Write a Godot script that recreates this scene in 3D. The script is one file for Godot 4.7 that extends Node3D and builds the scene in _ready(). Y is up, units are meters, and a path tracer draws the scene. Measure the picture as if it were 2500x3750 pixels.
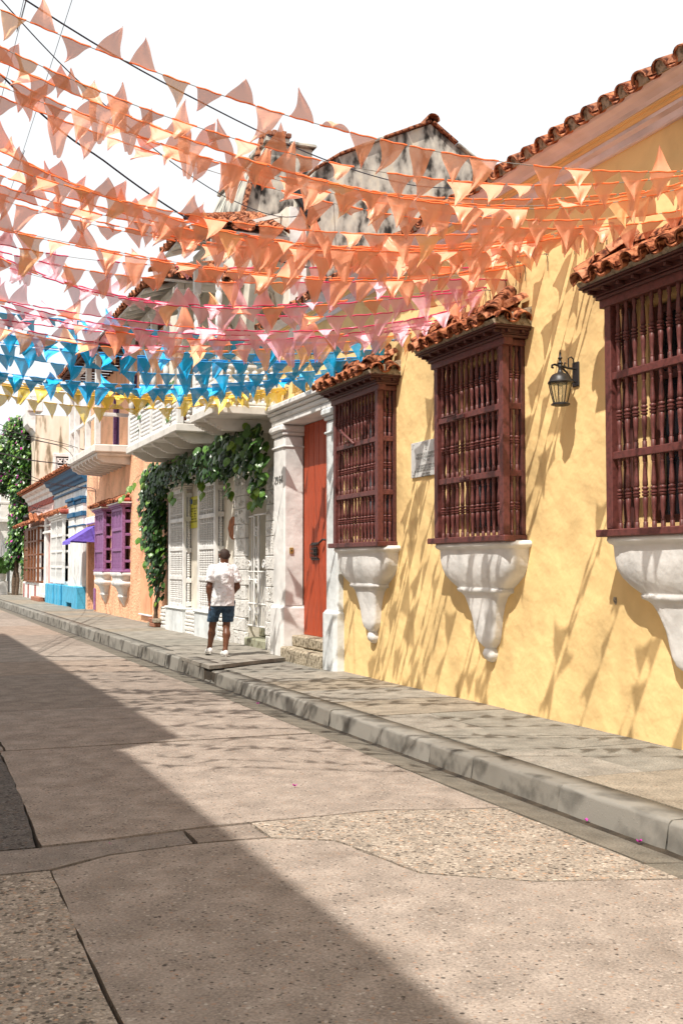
extends Node3D
# A sunny colonial street: yellow house with turned wooden window bays, white house with a gallery,
# peach, blue and red houses further down, bunting across the street and a man walking on the pavement.
# Metres. The street runs along -z, the house fronts stand near x = 6.1, the road surface is y = 0.

class MB:
	var v := PackedVector3Array()
	var n := PackedVector3Array()
	var ix := PackedInt32Array()
	var t := Transform3D()
	func tri(a: Vector3, b: Vector3, c: Vector3) -> void:
		a = t * a
		b = t * b
		c = t * c
		var nn := (b - a).cross(c - a).normalized()
		var k := v.size()
		v.append(a)
		v.append(b)
		v.append(c)
		for i in 3:
			n.append(nn)
		ix.append(k)
		ix.append(k + 2)
		ix.append(k + 1)
	func quad(a: Vector3, b: Vector3, c: Vector3, d: Vector3) -> void:
		a = t * a
		b = t * b
		c = t * c
		d = t * d
		var nn := (c - a).cross(d - b).normalized()
		var k := v.size()
		v.append(a)
		v.append(b)
		v.append(c)
		v.append(d)
		for i in 4:
			n.append(nn)
		for i in [0, 2, 1, 0, 3, 2]:
			ix.append(k + i)
	func oquad(a: Vector3, b: Vector3, c: Vector3, d: Vector3, m: Vector3) -> void:
		if (c - a).cross(d - b).dot((a + b + c + d) / 4.0 - m) < 0.0:
			quad(d, c, b, a)
		else:
			quad(a, b, c, d)
	func otri(a: Vector3, b: Vector3, c: Vector3, m: Vector3) -> void:
		if (b - a).cross(c - a).dot((a + b + c) / 3.0 - m) < 0.0:
			tri(c, b, a)
		else:
			tri(a, b, c)
	# a box from lo to hi, its edges chamfered by b
	func box(lo: Vector3, hi: Vector3, b := 0.0) -> void:
		var m := (lo + hi) * 0.5
		var h := (hi - lo) * 0.5
		if b <= 0.0:
			var p := []
			for i in 8:
				p.append(m + Vector3(h.x * (1 if i & 1 else -1), h.y * (1 if i & 2 else -1), h.z * (1 if i & 4 else -1)))
			for f in [[0, 1, 3, 2], [4, 5, 7, 6], [0, 1, 5, 4], [2, 3, 7, 6], [0, 2, 6, 4], [1, 3, 7, 5]]:
				oquad(p[f[0]], p[f[1]], p[f[2]], p[f[3]], m)
			return
		b = minf(b, minf(h.x, minf(h.y, h.z)) * 0.9)
		var q := []
		for i in 8:
			var s := Vector3(1 if i & 1 else -1, 1 if i & 2 else -1, 1 if i & 4 else -1)
			q.append([m + s * Vector3(h.x, h.y - b, h.z - b), m + s * Vector3(h.x - b, h.y, h.z - b), m + s * Vector3(h.x - b, h.y - b, h.z)])
		for f in [[0, 2, 6, 4, 0], [1, 3, 7, 5, 0], [0, 1, 5, 4, 1], [2, 3, 7, 6, 1], [0, 1, 3, 2, 2], [4, 5, 7, 6, 2]]:
			oquad(q[f[0]][f[4]], q[f[1]][f[4]], q[f[2]][f[4]], q[f[3]][f[4]], m)
		for e in [[0, 1, 1, 2], [2, 3, 1, 2], [4, 5, 1, 2], [6, 7, 1, 2], [0, 2, 0, 2], [1, 3, 0, 2], [4, 6, 0, 2], [5, 7, 0, 2], [0, 4, 0, 1], [1, 5, 0, 1], [2, 6, 0, 1], [3, 7, 0, 1]]:
			oquad(q[e[0]][e[2]], q[e[1]][e[2]], q[e[1]][e[3]], q[e[0]][e[3]], m)
		for i in 8:
			otri(q[i][0], q[i][1], q[i][2], m)
	# a flat outline (x, y) pushed along z from z0 to z1
	func prism(pts: PackedVector2Array, z0: float, z1: float) -> void:
		if Geometry2D.is_polygon_clockwise(pts):
			pts = pts.duplicate()
			pts.reverse()
		var ti := Geometry2D.triangulate_polygon(pts)
		for k in range(0, ti.size(), 3):
			var a := pts[ti[k]]
			var b := pts[ti[k + 1]]
			var c := pts[ti[k + 2]]
			if (b - a).cross(c - a) < 0.0:
				var w := b
				b = c
				c = w
			tri(Vector3(a.x, a.y, z1), Vector3(b.x, b.y, z1), Vector3(c.x, c.y, z1))
			tri(Vector3(a.x, a.y, z0), Vector3(c.x, c.y, z0), Vector3(b.x, b.y, z0))
		for k in pts.size():
			var a := pts[k]
			var b := pts[(k + 1) % pts.size()]
			quad(Vector3(a.x, a.y, z0), Vector3(b.x, b.y, z0), Vector3(b.x, b.y, z1), Vector3(a.x, a.y, z1))
	# rows of points with smooth normals; around joins the last column to the first; flip turns it inside out
	func grid(rows: Array, around := false, flip := false) -> void:
		var nr := rows.size()
		var nc: int = rows[0].size()
		var k := v.size()
		for i in nr:
			for j in nc:
				var a: Vector3 = rows[maxi(i - 1, 0)][j]
				var b: Vector3 = rows[mini(i + 1, nr - 1)][j]
				var c: Vector3 = rows[i][(j - 1 + nc) % nc if around else maxi(j - 1, 0)]
				var d: Vector3 = rows[i][(j + 1) % nc if around else mini(j + 1, nc - 1)]
				var nn := (t.basis * (d - c)).cross(t.basis * (b - a)).normalized()
				v.append(t * (rows[i][j] as Vector3))
				n.append(-nn if flip else nn)
		for i in nr - 1:
			for j in (nc if around else nc - 1):
				var p := k + i * nc + j
				var q := k + i * nc + (j + 1) % nc
				for w in ([p, q, q + nc, p, q + nc, p + nc] if flip else [p, q + nc, q, p, p + nc, q + nc]):
					ix.append(w)
	# a turned shape about the y axis: profile of (radius, height) from the bottom up
	func lathe(prof: Array, segs: int, at := Vector3.ZERO) -> void:
		for s in prof.size() - 1:
			var p0: Vector2 = prof[s]
			var p1: Vector2 = prof[s + 1]
			var d := p1 - p0
			if d.length() < 1e-6:
				continue
			var own := Vector2(d.y, -d.x).normalized()
			var ns := [own, own]
			for e in 2:
				var o := s - 1 if e == 0 else s + 1
				if o >= 0 and o < prof.size() - 1:
					var d2: Vector2 = prof[o + 1] - prof[o]
					var m := Vector2(d2.y, -d2.x).normalized()
					if m.dot(own) > 0.55:
						ns[e] = (m + own).normalized()
			var k := v.size()
			for e in 2:
				var p := p0 if e == 0 else p1
				for j in segs:
					var a := TAU * j / segs
					v.append(t * (at + Vector3(p.x * cos(a), p.y, p.x * sin(a))))
					n.append((t.basis * Vector3(ns[e].x * cos(a), ns[e].y, ns[e].x * sin(a))).normalized())
			for j in segs:
				var j2 := (j + 1) % segs
				for w in [k + j, k + j2, k + segs + j2, k + j, k + segs + j2, k + segs + j]:
					ix.append(w)
	# a round bar along points, the radius may change from r to r2
	func tube(pts: Array, r: float, segs := 6, r2 := -1.0) -> void:
		if r2 < 0.0:
			r2 = r
		var rows := []
		var side := Vector3.ZERO
		for i in pts.size():
			var d: Vector3 = ((pts[mini(i + 1, pts.size() - 1)] as Vector3) - (pts[maxi(i - 1, 0)] as Vector3)).normalized()
			if side == Vector3.ZERO:
				side = d.cross(Vector3.UP if absf(d.y) < 0.9 else Vector3.RIGHT).normalized()
			side = (side - d * side.dot(d)).normalized()
			var up := d.cross(side)
			var row := PackedVector3Array()
			var rr := lerpf(r, r2, float(i) / maxf(pts.size() - 1, 1))
			for j in segs:
				var a := TAU * j / segs
				row.append((pts[i] as Vector3) + (side * cos(a) + up * sin(a)) * rr)
			rows.append(row)
		grid(rows, true, false)
		for e in [0, pts.size() - 1]:
			for j in segs:
				var m: Vector3 = pts[0] if e else pts[pts.size() - 1]
				otri(pts[e], rows[e][j], rows[e][(j + 1) % segs], m)
	# a wall in the plane x = const facing -x, z0 < z1, with rectangular holes [z0, z1, y0, y1]
	func wall(x: float, th: float, z0: float, z1: float, y0: float, y1: float, holes: Array) -> void:
		var zs := [z0, z1]
		var ys := [y0, y1]
		for h in holes:
			zs.append_array([h[0], h[1]])
			ys.append_array([h[2], h[3]])
		zs.sort()
		ys.sort()
		for i in zs.size() - 1:
			for j in ys.size() - 1:
				var a: float = zs[i]
				var b: float = zs[i + 1]
				var c: float = ys[j]
				var d: float = ys[j + 1]
				if b - a < 1e-5 or d - c < 1e-5:
					continue
				var open := false
				for h in holes:
					if (a + b) / 2 > h[0] and (a + b) / 2 < h[1] and (c + d) / 2 > h[2] and (c + d) / 2 < h[3]:
						open = true
				if open:
					continue
				quad(Vector3(x, c, a), Vector3(x, c, b), Vector3(x, d, b), Vector3(x, d, a))
				quad(Vector3(x + th, c, b), Vector3(x + th, c, a), Vector3(x + th, d, a), Vector3(x + th, d, b))
		for h in holes:
			var m := Vector3(x + th / 2, (h[2] + h[3]) / 2, (h[0] + h[1]) / 2)
			for q in [[h[0], h[2], h[0], h[3]], [h[1], h[2], h[1], h[3]], [h[0], h[2], h[1], h[2]], [h[0], h[3], h[1], h[3]]]:
				var a := Vector3(x, q[1], q[0])
				var b := Vector3(x, q[3], q[2])
				var off := Vector3(th, 0, 0)
				if ((b - a).cross(off)).dot((a + b + off) / 2 - m) > 0.0:
					quad(b, a, a + off, b + off)
				else:
					quad(a, b, b + off, a + off)
		quad(Vector3(x, y0, z0), Vector3(x, y1, z0), Vector3(x + th, y1, z0), Vector3(x + th, y0, z0))
		quad(Vector3(x + th, y0, z1), Vector3(x + th, y1, z1), Vector3(x, y1, z1), Vector3(x, y0, z1))
		quad(Vector3(x, y1, z0), Vector3(x, y1, z1), Vector3(x + th, y1, z1), Vector3(x + th, y1, z0))
	func mesh() -> ArrayMesh:
		return into(ArrayMesh.new())
	func into(am: ArrayMesh) -> ArrayMesh:
		var arr := []
		arr.resize(Mesh.ARRAY_MAX)
		arr[Mesh.ARRAY_VERTEX] = v
		arr[Mesh.ARRAY_NORMAL] = n
		arr[Mesh.ARRAY_INDEX] = ix
		am.add_surface_from_arrays(Mesh.PRIMITIVE_TRIANGLES, arr)
		return am

var rng := RandomNumberGenerator.new()
var M := {}
var T := {}

func rr(a: float, b: float) -> float:
	return rng.randf_range(a, b)

func put(m, called: String, mat: Material, parent: Node = null, at := Vector3.ZERO, basis := Basis()) -> MeshInstance3D:
	var o := MeshInstance3D.new()
	o.name = called
	o.mesh = m.mesh() if m is MB else m
	if mat:
		o.material_override = mat
	o.transform = Transform3D(basis, at)
	(parent if parent else self).add_child(o, true)
	return o

func tag(o: Node, label: String, category := "", group := "", kind := "") -> Node:
	o.set_meta("label", label)
	if category:
		o.set_meta("category", category)
	if group:
		o.set_meta("group", group)
	if kind:
		o.set_meta("kind", kind)
	return o

func thing(called: String, label: String, category: String, at := Vector3.ZERO, group := "", kind := "") -> Node3D:
	var o := Node3D.new()
	o.name = called
	o.position = at
	add_child(o, true)
	tag(o, label, category, group, kind)
	return o

func part(called: String, parent: Node, at := Vector3.ZERO) -> Node3D:
	var o := Node3D.new()
	o.name = called
	o.position = at
	parent.add_child(o, true)
	return o

func bx(lo: Vector3, hi: Vector3, b := 0.0) -> MB:
	var m := MB.new()
	m.box(lo, hi, b)
	return m

# ------------------------------------------------------------------ materials
func noise(sd: int, freq: float, oct: int, type := FastNoiseLite.TYPE_SIMPLEX_SMOOTH) -> FastNoiseLite:
	var f := FastNoiseLite.new()
	f.seed = sd
	f.noise_type = type
	f.frequency = freq
	f.fractal_octaves = oct
	f.fractal_type = FastNoiseLite.FRACTAL_FBM if oct > 1 else FastNoiseLite.FRACTAL_NONE
	return f

func ntex(sd: int, freq: float, oct: int, stops := [], size := 512, type := FastNoiseLite.TYPE_SIMPLEX_SMOOTH) -> NoiseTexture2D:
	var x := NoiseTexture2D.new()
	x.width = size
	x.height = size
	x.seamless = true
	x.noise = noise(sd, freq, oct, type)
	if stops.size():
		var g := Gradient.new()
		var offs := PackedFloat32Array()
		var cols := PackedColorArray()
		for s in stops:
			offs.append(s[0])
			cols.append(s[1] if s[1] is Color else Color(s[1], s[1], s[1]))
		g.offsets = offs
		g.colors = cols
		x.color_ramp = g
	return x

func lin(r: float, g: float, b: float) -> Color:
	return Color(r, g, b).linear_to_srgb()

func mat(c: Color, rough := 0.8, tex: Texture2D = null, per_metre := 0.5, relief: Texture2D = null, depth := 0.0, spec := 0.5) -> StandardMaterial3D:
	var m := StandardMaterial3D.new()
	m.albedo_color = c
	m.roughness = rough
	m.metallic_specular = spec
	m.albedo_texture = tex
	if relief:
		m.heightmap_enabled = true
		m.heightmap_texture = relief
		m.heightmap_scale = depth
	if tex or relief:
		m.uv1_triplanar = true
		m.uv1_world_triplanar = true
		m.uv1_triplanar_sharpness = 4.0
		m.uv1_scale = Vector3.ONE * per_metre
	return m

# pebbles in cement: colour and relief pictures of the road, two metres across
func aggregate(sd: int, size: int, base: Color, count: int, big: float, contrast: float) -> Array:
	var r := RandomNumberGenerator.new()
	r.seed = sd
	var fine := noise(sd + 1, 0.09, 3).get_seamless_image(size, size).get_data()
	var soft := noise(sd + 2, 0.006, 4).get_seamless_image(size, size).get_data()
	var col := PackedByteArray()
	col.resize(size * size * 3)
	var hei := PackedByteArray()
	hei.resize(size * size)
	var br := base.r * 255.0
	var bg := base.g * 255.0
	var bb := base.b * 255.0
	for i in size * size:
		var k := 1.0 + contrast * ((fine[i] - 128) / 255.0 + 0.7 * (soft[i] - 128) / 255.0)
		col[i * 3] = clampi(int(br * k), 0, 255)
		col[i * 3 + 1] = clampi(int(bg * k), 0, 255)
		col[i * 3 + 2] = clampi(int(bb * k), 0, 255)
		hei[i] = 90 + fine[i] / 6
	for p in count:
		var cx := r.randi_range(0, size - 1)
		var cy := r.randi_range(0, size - 1)
		var rad := big * (0.25 + 0.75 * pow(r.randf(), 2.5))
		var sx := r.randf_range(0.6, 1.3)
		var ang := r.randf() * PI
		var u := r.randf()
		var pc := base
		if u < 0.24:
			pc = base * r.randf_range(0.5, 0.8)
		elif u < 0.5:
			pc = base.lerp(Color(0.86, 0.83, 0.79), r.randf_range(0.15, 0.5))
		elif u < 0.7:
			pc = base.lerp(Color(0.68, 0.5, 0.38), r.randf_range(0.15, 0.5))
		else:
			pc = base * r.randf_range(0.86, 1.06)
		var ri := int(ceil(rad * 1.4))
		var ca := cos(ang)
		var sa := sin(ang)
		for dy in range(-ri, ri + 1):
			for dx in range(-ri, ri + 1):
				var ex := (dx * ca + dy * sa) / (rad * sx)
				var ey := (dy * ca - dx * sa) / rad
				var e := ex * ex + ey * ey
				if e > 1.0:
					continue
				var i := posmod(cy + dy, size) * size + posmod(cx + dx, size)
				var w := clampf((1.0 - e) * 2.2, 0.0, 1.0)
				col[i * 3] = int(lerpf(col[i * 3], clampf(pc.r, 0, 1) * 255.0, w))
				col[i * 3 + 1] = int(lerpf(col[i * 3 + 1], clampf(pc.g, 0, 1) * 255.0, w))
				col[i * 3 + 2] = int(lerpf(col[i * 3 + 2], clampf(pc.b, 0, 1) * 255.0, w))
				hei[i] = int(lerpf(hei[i], 120.0 + 60.0 * (1.0 - e) if u >= 0.24 else 60.0, w))
	return [ImageTexture.create_from_image(Image.create_from_data(size, size, false, Image.FORMAT_RGB8, col)), ImageTexture.create_from_image(Image.create_from_data(size, size, false, Image.FORMAT_L8, hei))]

func make_materials() -> void:
	T.mottle = ntex(3, 0.004, 5, [[0.0, 0.84], [0.45, 0.965], [0.6, 1.0], [1.0, 1.0]])
	T.patchy = ntex(4, 0.007, 5, [[0.0, 0.62], [0.38, 0.86], [0.6, 1.0], [1.0, 1.0]])
	T.plaster = ntex(5, 0.012, 5)
	T.stucco = ntex(6, 0.05, 3)
	T.fine = ntex(7, 0.06, 3)
	T.crinkle = ntex(8, 0.016, 4)
	T.mould = ntex(9, 0.013, 6, [[0.0, Color(0.1, 0.1, 0.095)], [0.22, Color(0.3, 0.29, 0.275)], [0.33, Color(0.55, 0.535, 0.505)], [0.46, Color(0.67, 0.655, 0.62)], [0.7, Color(0.77, 0.75, 0.7)], [1.0, Color(0.82, 0.78, 0.68)]])
	T.weather = ntex(10, 0.007, 6, [[0.0, Color(0.3, 0.28, 0.24)], [0.27, Color(0.6, 0.56, 0.49)], [0.42, Color(0.88, 0.85, 0.8)], [1.0, Color(0.97, 0.95, 0.92)]])
	T.clay = ntex(11, 0.014, 5, [[0.0, Color(0.16, 0.12, 0.1)], [0.3, Color(0.42, 0.26, 0.19)], [0.48, Color(0.86, 0.76, 0.68)], [0.7, Color(1.0, 0.95, 0.9)], [1.0, Color(1.0, 0.84, 0.72)]])
	T.grain = ntex(12, 0.02, 4, [[0.0, 0.72], [0.5, 0.95], [1.0, 1.0]])
	T.moss = ntex(13, 0.018, 5, [[0.0, Color(0.4, 0.38, 0.34)], [0.3, Color(0.62, 0.59, 0.54)], [0.48, Color(0.86, 0.83, 0.78)], [1.0, Color(0.97, 0.94, 0.89)]])
	T.soot = ntex(15, 0.02, 5, [[0.0, Color(0.4, 0.38, 0.35)], [0.3, Color(0.72, 0.7, 0.66)], [0.5, Color(0.95, 0.94, 0.9)], [1.0, Color(1, 0.99, 0.96)]])
	T.wear = ntex(16, 0.012, 6, [[0.0, Color(0.89, 0.875, 0.86)], [0.3, Color(0.95, 0.945, 0.94)], [0.55, Color(0.985, 0.98, 0.975)], [1.0, Color(1, 1, 1)]], 1024)
	T.damp = ntex(17, 0.012, 6, [[0.0, Color(0.93, 0.9, 0.85)], [0.3, Color(0.975, 0.955, 0.93)], [0.55, Color(1, 0.995, 0.985)], [1.0, Color(1, 1, 1)]], 1024)
	T.leafy = ntex(14, 0.03, 3, [[0.0, 0.6], [0.5, 0.9], [1.0, 1.0]], 256)
	var a := aggregate(21, 1024, Color(0.605, 0.56, 0.522), 8500, 5.5, 0.30)
	T.road = a[0]
	T.road_h = a[1]
	a = aggregate(22, 1024, Color(0.53, 0.505, 0.475), 13000, 8.5, 0.4)
	T.gravelly = a[0]
	T.gravelly_h = a[1]
	a = aggregate(23, 1024, Color(0.575, 0.555, 0.52), 5000, 4.0, 0.34)
	T.walk = a[0]
	T.walk_h = a[1]
	M.road = mat(Color(1, 1, 1), 0.92, T.road, 0.5, T.road_h, 0.5, 0.3)
	M.road_b = mat(Color(0.93, 0.925, 0.92), 0.92, T.road, 0.47, T.road_h, 0.5, 0.3)
	M.road_c = mat(Color(0.985, 0.96, 0.94), 0.92, T.road, 0.53, T.road_h, 0.5, 0.3)
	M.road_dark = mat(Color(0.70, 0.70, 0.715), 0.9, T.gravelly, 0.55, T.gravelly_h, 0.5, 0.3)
	M.road_grey = mat(Color(0.88, 0.885, 0.89), 0.9, T.road, 0.6, T.road_h, 0.5, 0.3)
	M.gravelly = mat(Color(1.13, 1.10, 1.07), 0.92, T.gravelly, 0.5, T.gravelly_h, 1.2, 0.3)
	M.gutter = mat(Color(0.80, 0.79, 0.77), 0.85, T.walk, 0.5, T.walk_h, 0.2, 0.3)
	M.mud = mat(Color(0.27, 0.23, 0.18), 0.6, T.patchy, 1.0, T.stucco, 0.6)
	M.walk = mat(Color(1, 1, 1), 0.92, T.walk, 0.45, T.walk_h, 0.25, 0.3)
	M.walk_b = mat(Color(0.94, 0.95, 0.95), 0.92, T.walk, 0.5, T.walk_h, 0.25, 0.3)
	M.walk_c = mat(Color(1.0, 0.975, 0.94), 0.92, T.walk, 0.42, T.walk_h, 0.25, 0.3)
	M.kerb = mat(Color(0.52, 0.505, 0.475), 0.95, T.patchy, 0.8, T.walk_h, 0.35, 0.3)
	M.kerb_b = mat(Color(0.545, 0.53, 0.50), 0.95, T.patchy, 0.5, T.walk_h, 0.35, 0.3)
	M.earth = mat(Color(0.32, 0.28, 0.24), 0.95, T.patchy, 0.4)
	M.yellow = mat(lin(0.93, 0.665, 0.31), 0.85, T.mottle, 0.3, T.plaster, 1.8, 0.35)
	M.peach = mat(lin(0.95, 0.53, 0.325), 0.9, T.mottle, 0.4, T.stucco, 2.2, 0.3)
	M.peach_flat = mat(lin(0.90, 0.45, 0.26), 0.9, T.mottle, 0.4, T.plaster, 0.6, 0.3)
	M.white = mat(lin(0.80, 0.79, 0.765), 0.85, T.mottle, 0.5, T.plaster, 0.9, 0.35)
	M.white_cool = mat(lin(0.74, 0.775, 0.78), 0.85, T.mottle, 0.5, T.plaster, 1.0, 0.35)
	M.white_trim = mat(lin(0.80, 0.79, 0.77), 0.6, T.mottle, 1.0, T.fine, 0.08)
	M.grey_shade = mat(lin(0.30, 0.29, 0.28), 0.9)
	M.cream = mat(lin(0.80, 0.74, 0.63), 0.85, T.mottle, 0.5, T.plaster, 0.7, 0.35)
	M.lilac = mat(lin(0.88, 0.83, 0.87), 0.85, T.mottle, 0.5, T.plaster, 0.5, 0.35)
	M.maroon = mat(lin(0.155, 0.043, 0.037), 0.5, T.grain, 1.5, T.fine, 0.06)
	M.maroon_dark = mat(lin(0.10, 0.030, 0.026), 0.5, T.grain, 1.5, T.fine, 0.06)
	M.door = mat(lin(0.50, 0.075, 0.022), 0.6, T.grain, 0.9)
	M.door.uv1_scale = Vector3(5, 0.35, 5)
	M.dark = mat(lin(0.02, 0.018, 0.016), 0.9)
	M.iron = mat(lin(0.018, 0.017, 0.017), 0.45)
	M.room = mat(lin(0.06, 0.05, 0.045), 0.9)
	for k in 4:
		M["clay%d" % k] = mat([lin(0.56, 0.26, 0.145), lin(0.47, 0.20, 0.11), lin(0.60, 0.31, 0.20), lin(0.38, 0.18, 0.11)][k], 0.8, T.clay, [1.3, 1.7, 1.1, 1.5][k], T.stucco, 0.7, 0.35)
	M.mortar = mat(lin(0.50, 0.46, 0.40), 0.95, T.moss, 1.6, T.stucco, 0.6)
	M.mould = mat(Color(1, 1, 1), 0.95, T.mould, 0.3, T.plaster, 1.6, 0.3)
	M.weather = mat(Color(0.99, 0.96, 0.92), 0.92, T.weather, 0.23, T.plaster, 0.8, 0.3)
	M.mould.uv1_scale = Vector3(0.42, 0.22, 0.42)
	M.weather.uv1_scale = Vector3(0.4, 0.1, 0.4)
	for k in ["road", "road_b", "road_c", "walk", "walk_b", "walk_c", "gutter", "kerb"]:
		worn(M[k], T.wear if k != "yellow" else T.damp, 0.16 if k != "yellow" else 0.11)
	M.stone = mat(lin(0.60, 0.56, 0.48), 0.95, T.moss, 1.3, T.stucco, 1.2, 0.3)
	M.white_stone = mat(lin(0.76, 0.745, 0.71), 0.85, T.mottle, 1.0, T.stucco, 0.9, 0.35)
	M.green_step = mat(lin(0.40, 0.43, 0.34), 0.8, T.weather, 0.9, T.plaster, 0.4)
	M.blue = mat(lin(0.010, 0.115, 0.25), 0.6, T.grain, 0.8)
	M.sky_blue = mat(lin(0.07, 0.40, 0.62), 0.7, T.mottle, 0.8, T.plaster, 0.8)
	M.purple = mat(lin(0.32, 0.135, 0.33), 0.6, T.grain, 1.0)
	M.purple_dark = mat(lin(0.10, 0.045, 0.14), 0.6)
	M.awning = mat(lin(0.17, 0.11, 0.62), 0.7, T.mottle, 1.0, T.crinkle, 0.8)
	M.awning.backlight = Color(0.3, 0.25, 0.9)
	M.red_paint = mat(lin(0.42, 0.085, 0.06), 0.75, T.patchy, 0.9, T.plaster, 0.4)
	M.pink_wall = mat(lin(0.80, 0.60, 0.56), 0.85, T.mottle, 0.6, T.plaster, 0.6)
	M.brown = mat(lin(0.22, 0.075, 0.025), 0.55, T.grain, 1.0)
	M.bark = mat(lin(0.15, 0.10, 0.065), 0.9, T.patchy, 2.0, T.stucco, 1.5)
	M.brick = mat(lin(0.36, 0.15, 0.09), 0.9, T.patchy, 1.5, T.stucco, 0.6)
	M.marble = mat(lin(0.64, 0.645, 0.63), 0.5, T.mottle, 1.6)
	M.letter = mat(lin(0.10, 0.10, 0.09), 0.7)
	M.brass = mat(lin(0.55, 0.38, 0.13), 0.4, null)
	M.brass.metallic = 0.6
	M.sign = mat(lin(0.58, 0.53, 0.022), 0.5)
	M.sign_ink = mat(lin(0.04, 0.045, 0.02), 0.7)
	M.sign_blue = mat(lin(0.02, 0.10, 0.32), 0.6)
	M.rust = mat(lin(0.36, 0.115, 0.035), 0.8, T.patchy, 2.0, T.fine, 0.1)
	M.roofwood = mat(lin(0.11, 0.045, 0.032), 0.8, T.grain, 1.0)
	M.oldwhite = mat(lin(0.74, 0.71, 0.66), 0.8, T.mottle, 0.8, T.fine, 0.1)
	M.cable = mat(lin(0.012, 0.012, 0.03), 0.6)
	M.cord = mat(lin(0.25, 0.22, 0.2), 0.7)
	M.glass = mat(Color(0.55, 0.6, 0.62, 0.18), 0.05)
	M.glass.transparency = BaseMaterial3D.TRANSPARENCY_ALPHA
	M.lamp_glass = mat(Color(0.93, 0.85, 0.62, 0.22), 0.12)
	M.lamp_glass.transparency = BaseMaterial3D.TRANSPARENCY_ALPHA
	M.black_glass = mat(lin(0.012, 0.014, 0.018), 0.06)
	M.cloth = mat(lin(0.30, 0.05, 0.06), 0.9)
	for k in 4:
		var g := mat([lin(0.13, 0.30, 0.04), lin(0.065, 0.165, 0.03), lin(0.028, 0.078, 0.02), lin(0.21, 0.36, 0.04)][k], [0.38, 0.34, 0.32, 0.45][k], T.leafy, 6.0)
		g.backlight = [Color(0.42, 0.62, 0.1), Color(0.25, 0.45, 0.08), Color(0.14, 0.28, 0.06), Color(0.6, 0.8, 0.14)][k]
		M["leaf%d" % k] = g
	M.petal = mat(lin(0.45, 0.02, 0.30), 0.6)
	M.petal.backlight = Color(0.6, 0.05, 0.4)
	M.palm = mat(lin(0.07, 0.16, 0.03), 0.5)
	M.palm.backlight = Color(0.3, 0.45, 0.1)
	M.skin = mat(lin(0.15, 0.056, 0.026), 0.45, T.mottle, 6.0)
	M.skin.subsurf_scatter_enabled = true
	M.skin.subsurf_scatter_strength = 0.06
	M.hair = mat(lin(0.035, 0.017, 0.011), 0.75)
	M.shirt = mat(lin(0.80, 0.79, 0.80), 0.9, null, 1.3, T.crinkle, 2.0, 0.25)
	M.shorts = mat(lin(0.065, 0.115, 0.18), 0.9, T.patchy, 3.5, T.crinkle, 1.6, 0.25)
	M.shoe = mat(lin(0.78, 0.77, 0.75), 0.7)
	M.sole = mat(lin(0.72, 0.70, 0.66), 0.8)

# a second, much larger pattern of wear multiplied over the first
func worn(m: StandardMaterial3D, tex: Texture2D, per_metre: float) -> void:
	m.detail_enabled = true
	m.detail_blend_mode = BaseMaterial3D.BLEND_MODE_MUL
	m.detail_albedo = tex
	m.detail_uv_layer = BaseMaterial3D.DETAIL_UV_2
	m.uv2_triplanar = true
	m.uv2_world_triplanar = true
	m.uv2_scale = Vector3.ONE * per_metre

func film(c: Color, back: Color, alpha := 1.0) -> StandardMaterial3D:
	var m := mat(c, 0.36, null, 3.0, T.crinkle, 0.12, 0.4)
	m.backlight = back
	if alpha < 1.0:
		m.transparency = BaseMaterial3D.TRANSPARENCY_ALPHA
		m.albedo_color.a = alpha
	return m

const FACE := Basis(Vector3(0, 0, 1), Vector3(0, 1, 0), Vector3(-1, 0, 0))   # lettering that faces the street
const FLAT := Basis(Vector3(1, 0, 0), Vector3(0, 0, -1), Vector3(0, 1, 0))  # an outline (x, -z) laid on the ground

func _ready() -> void:
	rng.seed = 7
	var cam := Camera3D.new()
	cam.name = "camera"
	cam.position = Vector3(0, 1.67, 0)
	cam.rotation = Vector3(deg_to_rad(2.78), deg_to_rad(-21.9), 0)
	cam.fov = 49.18
	cam.near = 0.05
	cam.far = 600.0
	add_child(cam)
	var we := WorldEnvironment.new()
	we.name = "environment"
	var env := Environment.new()
	env.background_mode = Environment.BG_SKY
	var sky := Sky.new()
	var sm := ProceduralSkyMaterial.new()
	sm.sky_top_color = Color(0.918, 0.934, 0.945)
	sm.sky_horizon_color = Color(0.955, 0.96, 0.962)
	sm.sky_curve = 0.2
	sm.sky_energy_multiplier = 0.81
	sm.ground_bottom_color = Color(0.55, 0.52, 0.48)
	sm.ground_horizon_color = Color(0.75, 0.74, 0.72)
	sm.sun_angle_max = 1.0
	sky.sky_material = sm
	env.sky = sky
	env.tonemap_mode = Environment.TONE_MAPPER_LINEAR
	env.tonemap_exposure = 1.95
	env.sdfgi_enabled = true
	env.ssao_enabled = true
	env.ssil_enabled = true
	we.environment = env
	add_child(we)
	var sun := DirectionalLight3D.new()
	sun.name = "sun"
	sun.light_energy = 0.96
	sun.light_color = Color(1.0, 0.972, 0.93)
	sun.light_angular_distance = 0.55
	sun.shadow_enabled = true
	sun.look_at_from_position(Vector3.ZERO, Vector3(1.0, -1.95, -0.8), Vector3.UP)
	add_child(sun)

	make_materials()
	make_street()
	make_yellow_house()
	make_white_house()
	make_peach_house()
	make_far_houses()
	make_opposite_houses()
	make_vines()
	make_bunting()
	make_cables()
	make_person()
	make_litter()

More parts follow.
